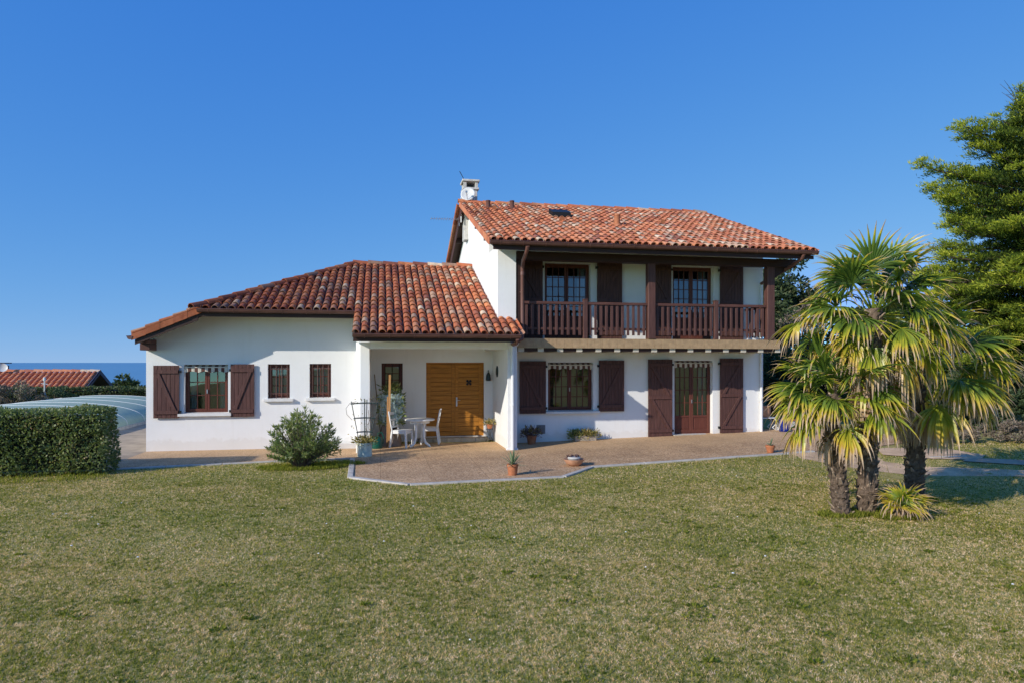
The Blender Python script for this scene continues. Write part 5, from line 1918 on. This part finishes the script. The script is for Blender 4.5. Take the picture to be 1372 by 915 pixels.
for j, (r, z) in enumerate(prof):
    for k in range(SEG):
        a = 2 * math.pi * k / SEG
        rr = r * (1 + .07 * math.sin(k * 1.7 + j * 1.3) + rd.uniform(-.05, .05))
        vs.append((wx + rr * math.cos(a), wy + rr * math.sin(a) * .85, z + rd.uniform(-.03, .03)))
for j in range(len(prof) - 1):
    for k in range(SEG):
        fs.append((j * SEG + k, j * SEG + (k + 1) % SEG, (j + 1) * SEG + (k + 1) % SEG, (j + 1) * SEG + k))
mb.add(vs, fs); mb.build("plastic_wrap", 'film', t, False)
mb = MB(); mb.tube([(wx + .05, wy, .4), (wx + .02, wy, .9), (wx + .05, wy, 1.3)], [.02, .015, .008], 6); mb.build("stem", 'twig', t)

t = MB(); t.bar((.215, 17.78, .012), (.235, 17.76, 1.86), .055, .03, (0, 1, 0), 0); t.bar((.165, 17.82, .012), (.18, 17.80, 1.3), .03, .02, (0, 1, 0), 0)
o = t.build("timber_batten", 'pine', None, False, .003)
tag(o, "raw pine battens standing upright before the plastic wrapped plant", "batten")
t = empty("broom", (-.02, 18.35, .012), "old wooden broom leaning in the left corner of the porch", "broom")
mb = MB(); mb.tube([(.0, 18.25, .3), (-.16, 18.80, 1.85)], .014, 7); mb.build("stick", 'bamboo', t)
mb = MB()
for i in range(60):
    a = random.uniform(-.11, .11); b = random.uniform(-.04, .04)
    mb.tube([(.0 + a * .25, 18.25 + b * .3, .36), (.02 + a, 18.2 + b, .015)], .006, 4)
mb.build("bristles", 'bamboo', t)

# garden chairs and table
def chair_at(label, loc, rz):
    root = empty("garden_chair", (0, 0, 0), label, "chair", "white garden chairs in the porch")
    mb = MB()
    mb.prism([(-.20, -.21, .415), (.20, -.21, .415), (.18, .20, .405), (-.18, .20, .405)], (0, 0, .035))
    mb.box(-.18, .18, -.195, -.17, .35, .414); mb.box(-.185, -.165, -.16, .18, .35, .408); mb.box(.165, .185, -.16, .18, .35, .408)
    mb.build("seat", 'white_plastic', root, False, .008)
    for sx in (-1, 1):
        l = MB(); l.bar((sx * .19, -.215, 0), (sx * .175, -.185, .414), .05, .045, (0, 1, 0)); l.build("leg", 'white_plastic', root, False, .006)
        l = MB(); l.bar((sx * .185, .25, 0), (sx * .178, .19, .42), .05, .045, (0, 1, 0)); l.build("leg", 'white_plastic', root, False, .006)
    b = MB()
    for sx in (-1, 1):
        b.bar((sx * .178, .19, .423), (sx * .185, .28, .92), .045, .03, (0, 1, 0))
    for zz, hh in ((.86, .07), (.70, .05), (.52, .045)):
        yb = .19 + .09 * (zz - .42) / .5
        b.box(-.158, .158, yb - .012, yb + .012, zz - hh / 2, zz + hh / 2)
    b.box(-.045, .045, .19 + .034, .19 + .050, .545, .674)
    b.build("backrest", 'white_plastic', root, False, .006)
    root.location = loc; root.rotation_euler = (0, 0, rz)
    return root

chair_at("white garden chair left of the round table, facing it", (.54, 17.72, .012), R(62))
chair_at("white garden chair right of the round table, close to the wooden door", (1.30, 18.32, .012), R(-100))
t = empty("garden_table", (1.00, 17.80, .012), "small white table with splayed legs in front of the wooden door", "table")
mb = MB(); mb.lathe([(.001, .665), (.36, .665), (.385, .675), (.385, .70), (.36, .71), (.001, .71)], (1.00, 17.80, .012), 28); smooth_angle(mb.build("table_top", 'white_plastic', t), 30)
mb = MB(); mb.lathe([(.25, .60), (.25, .664)], (1.00, 17.80, .012), 20); mb.build("apron", 'white_plastic', t)
for i, (ax, ay) in enumerate(((-.12, -.10), (.12, -.10), (-.12, .10), (.12, .10))):
    l = MB()
    l.tube([(1.00 + ax * .8, 17.8 + ay * .8, .63), (1.00 + ax * .85, 17.8 + ay * .85, .25), (1.00 + ax * 1.2, 17.8 + ay * 1.2, .10), (1.00 + ax * 2.2, 17.8 + ay * 2.0, .015)], [.035, .03, .03, .024], 8)
    smooth_angle(l.build("leg", 'white_plastic', t), 50)

# plant stand and small pot by the door
t = empty("plant_stand", (2.93, 18.45, .012), "thin black wire plant stand in the right corner of the porch", "plant stand")
mb = MB()
for k in range(3):
    a = k * 2.09 + .5
    mb.tube([(2.93 + .09 * math.cos(a), 18.45 + .09 * math.sin(a), .36), (2.93 + .02 * math.cos(a), 18.45 + .02 * math.sin(a), .2), (2.93 + .12 * math.cos(a), 18.45 + .12 * math.sin(a), .012)], .006, 6)
mb.tube([(2.93 + .09 * math.cos(q), 18.45 + .09 * math.sin(q), .36) for q in np.linspace(0, 2 * math.pi, 17)], .006, 6)
mb.build("frame", 'iron', t)
t = empty("shrub_pot", (2.93, 18.45, .38), "little pot of brown-green leaves on the wire stand by the door", "potted plant", GP)
pot(t, (2.93, 18.45, .372), .085, .06, .12, 'terracotta', .014, .03)
tuft(t, (2.93, 18.45, .48), .16, .16, .14, 260, .07, .02, 'dry_leaf', 18)
# wall ornaments
mb = MB()
mb.lathe([(.001, 0), (.055, .0), (.075, .03), (.06, .16), (.03, .22), (.012, .24), (.012, .30), (.001, .30)], (2.97, 18.92, 1.66), 8)
mb.bar((2.97, 18.995, 1.93), (2.97, 18.92, 1.95), .02, .015)
o = mb.build("wall_lantern", 'green_metal'); tag(o, "small dark green lantern shape on the white wall right of the door", "lantern")
mb = MB()
vs = []
for k in range(20):
    a = 2 * math.pi * k / 20
    vs.append((3.098, 18.15 + .11 * math.cos(a), 1.93 + .15 * math.sin(a)))
mb.prism(vs, (-.025, 0, 0)); mb.prism([(3.072, 18.15 + (v[1] - 18.15) * .7, 1.93 + (v[2] - 1.93) * .7) for v in vs], (-.012, 0, 0))
o = mb.build("wall_plaque", 'green_metal', None, False, .006); tag(o, "dark green oval plaque on the sunlit side wall of the porch", "plaque")

# right corner: wrought iron console with pot, cast planter, blue pot, pink pot
cx, cy = 11.05, 18.25
z = gz(cx, cy)
t = empty("plant_table", (cx, cy, z), "white scrolled iron plant table at the right corner of the house", "plant table")
mb = MB(); mb.box(cx - .36, cx + .30, cy - .18, cy + .18, z + .36, z + .385); mb.build("table_top", 'white_paint', t, False, .006)
for sx in (-1, 1):
    for sy in (-1, 1):
        l = MB()
        bx_, by_ = cx - .03 + sx * .26, cy + sy * .14
        l.tube([(bx_, by_, z + .36), (bx_ + sx * .08, by_, z + .28), (bx_ + sx * .03, by_, z + .17), (bx_ - sx * .06, by_, z + .10), (bx_ + sx * .05, by_, z + .02), (bx_ + sx * .13, by_, z + .02), (bx_ + sx * .14, by_, z + .08), (bx_ + sx * .09, by_, z + .09)], .016, 7)
        smooth_angle(l.build("leg", 'white_paint', t), 60)
t = empty("agave_pot", (cx, cy, z + .385), "big rounded terracotta pot with long agave leaves on the white plant table", "potted plant", GP)
mb = MB(); mb.lathe([(.001, 0), (.13, 0), (.19, .10), (.205, .22), (.195, .30), (.215, .31), (.215, .345), (.18, .345), (.17, .30)], (cx - .03, cy, z + .387), 26)
smooth_angle(mb.build("pot", 'terracotta_pale', t), 40)
mb = MB(); mb.lathe([(.18, .31), (.001, .32)], (cx - .03, cy, z + .387), 20); mb.build("soil", 'soil', t)
mb = MB()
for (dx, dy, dz, L) in ((-.9, -.1, .45, .62), (-.5, .2, .3, .5), (.35, .1, .95, .55), (.15, -.2, 1.0, .5), (.8, -.1, .5, .5), (-.7, -.3, .25, .45), (.5, .4, .6, .5), (0, .3, .9, .5)):
    cut_leaf(mb, (cx - .03, cy, z + .68), (dx, dy, dz), L, .022, .45, 0, random.random() * .6)
mb.build("leaf_rosette", 'succulent', t, True)
zz = gz(11.6, 18.3)
mb = MB(); mb.box(11.42, 11.98, 18.15, 18.55, zz, zz + .26); mb.box(11.38, 12.02, 18.11, 18.59, zz + .262, zz + .30, 1)
o = mb.build("stone_planter", ['grey_render', 'terracotta'], None, False, .012); tag(o, "grey cast box planter with a terracotta rim behind the blue pot", "planter")
bx, by = 11.35, 17.70
z = gz(bx, by) + .012
t = empty("glazed_pot", (bx, by, z), "cobalt blue glazed pot in its saucer at the right end of the terrace", "pot", GP)
pot(t, (bx, by, z + .03), .155, .115, .30, 'blue_glaze', .02, .04)
mb = MB(); mb.lathe([(.001, 0), (.15, 0), (.175, .035), (.16, .035), (.001, .015)], (bx, by, z), 24); smooth_angle(mb.build("saucer", 'blue_glaze', t), 40)
bx, by = 11.12, 16.62
z = gz(bx, by) + .012
t = empty("square_pot", (bx, by, z), "pale pink square clay pot with a sparse plant right of the blue pot", "potted plant", GP)
mb = MB()
mb.prism([(bx - .13, by - .13, z), (bx + .13, by - .13, z), (bx + .13, by + .13, z), (bx - .13, by + .13, z)], (0, 0, .17))
mb.box(bx - .15, bx + .15, by - .15, by + .15, z + .172, z + .205)
mb.build("pot", 'pink_pot', t, False, .01)
tuft(t, (bx, by, z + .2), .14, .14, .22, 70, .11, .02, 'leaf_oleander', 19)
bx, by = 11.85, 15.55
z = gz(bx, by) + .012
t = empty("shrub_pot", (bx, by, z), "white pot with an orange rim seen between the palm trunks", "pot", GP)
pot(t, (bx, by, z), .12, .10, .20, 'white_paint', .02, .05)
mb = MB(); mb.lathe([(.13, .19), (.15, .22), (.14, .26), (.10, .26)], (bx, by, z), 18); mb.build("rim", 'terracotta', t)
tuft(t, (bx, by, z + .24), .12, .12, .15, 90, .09, .02, 'leaf_oleander', 29)

# satellite dish and aerial on the chimney
t = empty("satellite_dish", (2.72, 22.30, 7.2), "white satellite dish fixed to the chimney of the house", "satellite dish")
mb = MB()
c = Vector((2.80, 22.12, 7.62)); ax = Vector((-.35, -1, .35)).normalized(); _, l, u = frame_of(ax)
rows = []
vs, fs = [], []
for j in range(6):
    rr = .235 * j / 5
    for k in range(24):
        a = 2 * math.pi * k / 24
        vs.append(c + (l * math.cos(a) + u * math.sin(a)) * max(rr, .001) + ax * (.05 * (rr / .235) ** 2))
for j in range(5):
    for k in range(24):
        fs.append((j * 24 + k, j * 24 + (k + 1) % 24, (j + 1) * 24 + (k + 1) % 24, (j + 1) * 24 + k))
mb.add(vs, fs)
ob = mb.build("reflector", 'dish', t, True)
sm = ob.modifiers.new("thick", 'SOLIDIFY'); sm.thickness = .008
mb = MB(); mb.tube([c - u * .22, c + ax * .25 - u * .05], .010, 6); mb.box(c.x + ax.x * .26 - .03, c.x + ax.x * .26 + .03, c.y + ax.y * .26 - .04, c.y + ax.y * .26 + .03, c.z + .0, c.z + .06)
mb.build("feed_arm", 'alu', t)
mb = MB(); mb.tube([(2.60, 22.33, 6.75), (2.60, 22.33, 7.55), (2.66, 22.30, 7.75)], .02, 8); mb.tube([(2.62, 22.3, 7.5), c - ax * .01], .02, 8)
mb.build("mast", 'dish', t)
t = empty("tv_aerial", (2.55, 22.7, 7.0), "thin television aerial with short rods left of the chimney", "aerial")
mb = MB(); mb.tube([(2.58, 22.7, 6.7), (2.58, 22.7, 7.0)], .014, 6); mb.build("mast", 'alu', t)
mb = MB(); mb.tube([(2.62, 22.7, 6.93), (1.62, 22.75, 6.92)], .008, 6); mb.build("boom", 'alu', t)
mb = MB()
for k in range(11):
    x = 1.66 + k * .085
    mb.tube([(x, 22.45, 6.925), (x, 23.0, 6.925)], .005, 5)
    mb.tube([(x, 22.72, 6.90), (x, 22.72, 6.955)], .007, 5)
mb.build("rods", 'alu', t)
mb = MB(); mb.tube([(2.72, 22.42, 7.9), (2.70, 22.42, 8.2), (2.56, 22.42, 8.45)], .012, 6)
mb.tube([(2.60, 22.42, 8.02), (2.88, 22.42, 8.14)], .008, 5)
o = mb.build("whip_aerial", 'iron'); tag(o, "short black whip aerial sticking up from the chimney cap", "aerial")

# pool enclosure
t = empty("pool_enclosure", (-11.1, 26, 0), "low arched glazed pool cover with white ribs behind the hedge", "pool cover")
PC, PW, PH = -11.25, 3.05, .80
def arch(y, off=0.0, n=28):
    return [(PC - PW * math.cos(math.pi * k / n), y, .10 + (PH - .1 + off) * math.sin(math.pi * k / n) ** .8) for k in range(n + 1)]
mb = MB()
ys = np.linspace(21.2, 31.2, 7)
for a, b in zip(ys[:-1], ys[1:]):
    A, B = arch(a), arch(b)
    vs = A + B; n = len(A)
    mb.add(vs, [(k, k + 1, n + k + 1, n + k) for k in range(n - 1)])
for y in (21.2, 31.2):
    A = arch(y); mb.add(A, [tuple(range(len(A)))])
mb.build("canopy", 'poly', t, True)
for y in ys:
    r = MB(); r.tube(arch(y, .004), .011, 6); r.build("rib", 'white_paint', t, True)
mb = MB()
for xx in (PC - PW, PC + PW):
    mb.box(xx - .06, xx + .06, 21.1, 31.3, .01, .11)
mb.box(PC - PW + .062, PC + PW - .062, 21.12, 21.2, .01, .11)
mb.build("base_rail", 'kerb', t)
wt = MB(); wt.box(PC - 2.6, PC + 2.6, 21.6, 30.8, .012, .03); wt.build("pool_water", 'blue_glaze', t)

# small white tripod mast behind the pool
tx, ty = -13.80, 31.75
t = empty("tripod_mast", (tx, ty, 0), "thin pale tripod mast standing behind the pool cover", "mast")
mb = MB(); mb.tube([(tx, ty, .0), (tx, ty, 1.5)], .028, 8)
mb.tube([(tx - .12, ty, 1.30), (tx + .12, ty, 1.26)], .016, 6); mb.lathe([(.001, 0), (.06, .02), (.05, .14), (.001, .16)], (tx, ty, 1.40), 10)
mb.build("pole", 'dish', t)
for k in range(3):
    a = k * 2.09 + .3
    l = MB(); l.tube([(tx, ty, .90), (tx + .36 * math.cos(a), ty + .36 * math.sin(a), 0)], .024, 6); l.build("leg", 'dish', t)

# neighbouring house
nh = empty("neighbour_house", (-21.0, 45, -2.6), "neighbouring house with a red tiled roof low behind the hedge", "house")
mb = MB()
mb.box(-26.5, -17.4, 42.0, 48.0, -4.0, .0)
mb.prism([(-17.4, 42.0, .0), (-17.4, 48.0, .0), (-17.4, 45.0, 1.42)], (-.25, 0, 0))
mb.build("wall", 'shade_navy', nh)
mb = MB()
NS = .50
EN = Vector((0, 1, NS)).normalized(); FN = math.sqrt(1 + NS * NS)
dxn = .30
cols = [(-27.0 + i * dxn, 0, 4.0 * FN) for i in range(int(10.35 / dxn) + 1)]
tile_roof(mb, (0, 41.0, -.40), (1, 0, 0), EN, cols, dxn, row=.5, rad=.125, rlo=.25, rhi=.62)
mb.prism([(-27.1, 41.0, -.42), (-16.6, 41.0, -.42), (-16.6, 45, 1.58), (-27.1, 45, 1.58)], (0, 0, -.08), 1)
mb.prism([(-27.1, 45.0, 1.58), (-16.6, 45.0, 1.58), (-16.6, 49, -.42), (-27.1, 49, -.42)], (0, 0, -.08), 1)
rf = mb.build("roof", ['tile_warm', 'soffit'], nh)
mb = MB(); ridge_run(mb, (-27.1, 45, 1.62), (-16.55, 45, 1.62), .14, .5); mb.build("ridge_tiles", 'tile_warm', rf)
mb = MB(); mb.prism([(-16.58, 41.0, -.52), (-16.58, 45, 1.48), (-16.58, 49, -.52), (-16.58, 49, -.28), (-16.58, 45, 1.74), (-16.58, 41.0, -.28)], (.04, 0, 0)); mb.build("bargeboard", 'shade_navy', rf)
mb = MB(); mb.box(-22.75, -22.05, 45.6, 46.3, .5, 1.98); mb.box(-22.85, -21.95, 45.5, 46.4, 2.1, 2.16); mb.box(-22.7, -22.6, 45.65, 45.75, 1.98, 2.1); mb.box(-22.2, -22.1, 45.65, 45.75, 1.98, 2.1)
mb.build("chimney", 'shade_navy', rf)
mb = MB()
c = Vector((-21.55, 44.6, 1.85)); ax = Vector((.2, -1, .3)).normalized(); _, l, u = frame_of(ax)
vs, fs = [], []
for j in range(5):
    rr = .24 * j / 4
    for k in range(20):
        a = 2 * math.pi * k / 20
        vs.append(c + (l * math.cos(a) + u * math.sin(a)) * max(rr, .001) + ax * (.06 * (rr / .24) ** 2))
for j in range(4):
    for k in range(20):
        fs.append((j * 20 + k, j * 20 + (k + 1) % 20, (j + 1) * 20 + (k + 1) % 20, (j + 1) * 20 + k))
mb.add(vs, fs); mb.tube([c - ax * .01, (-21.55, 44.75, 1.5)], .02, 6)
o = mb.build("satellite_dish", 'dish', None, True); tag(o, "small white satellite dish above the neighbouring red roof", "satellite dish")
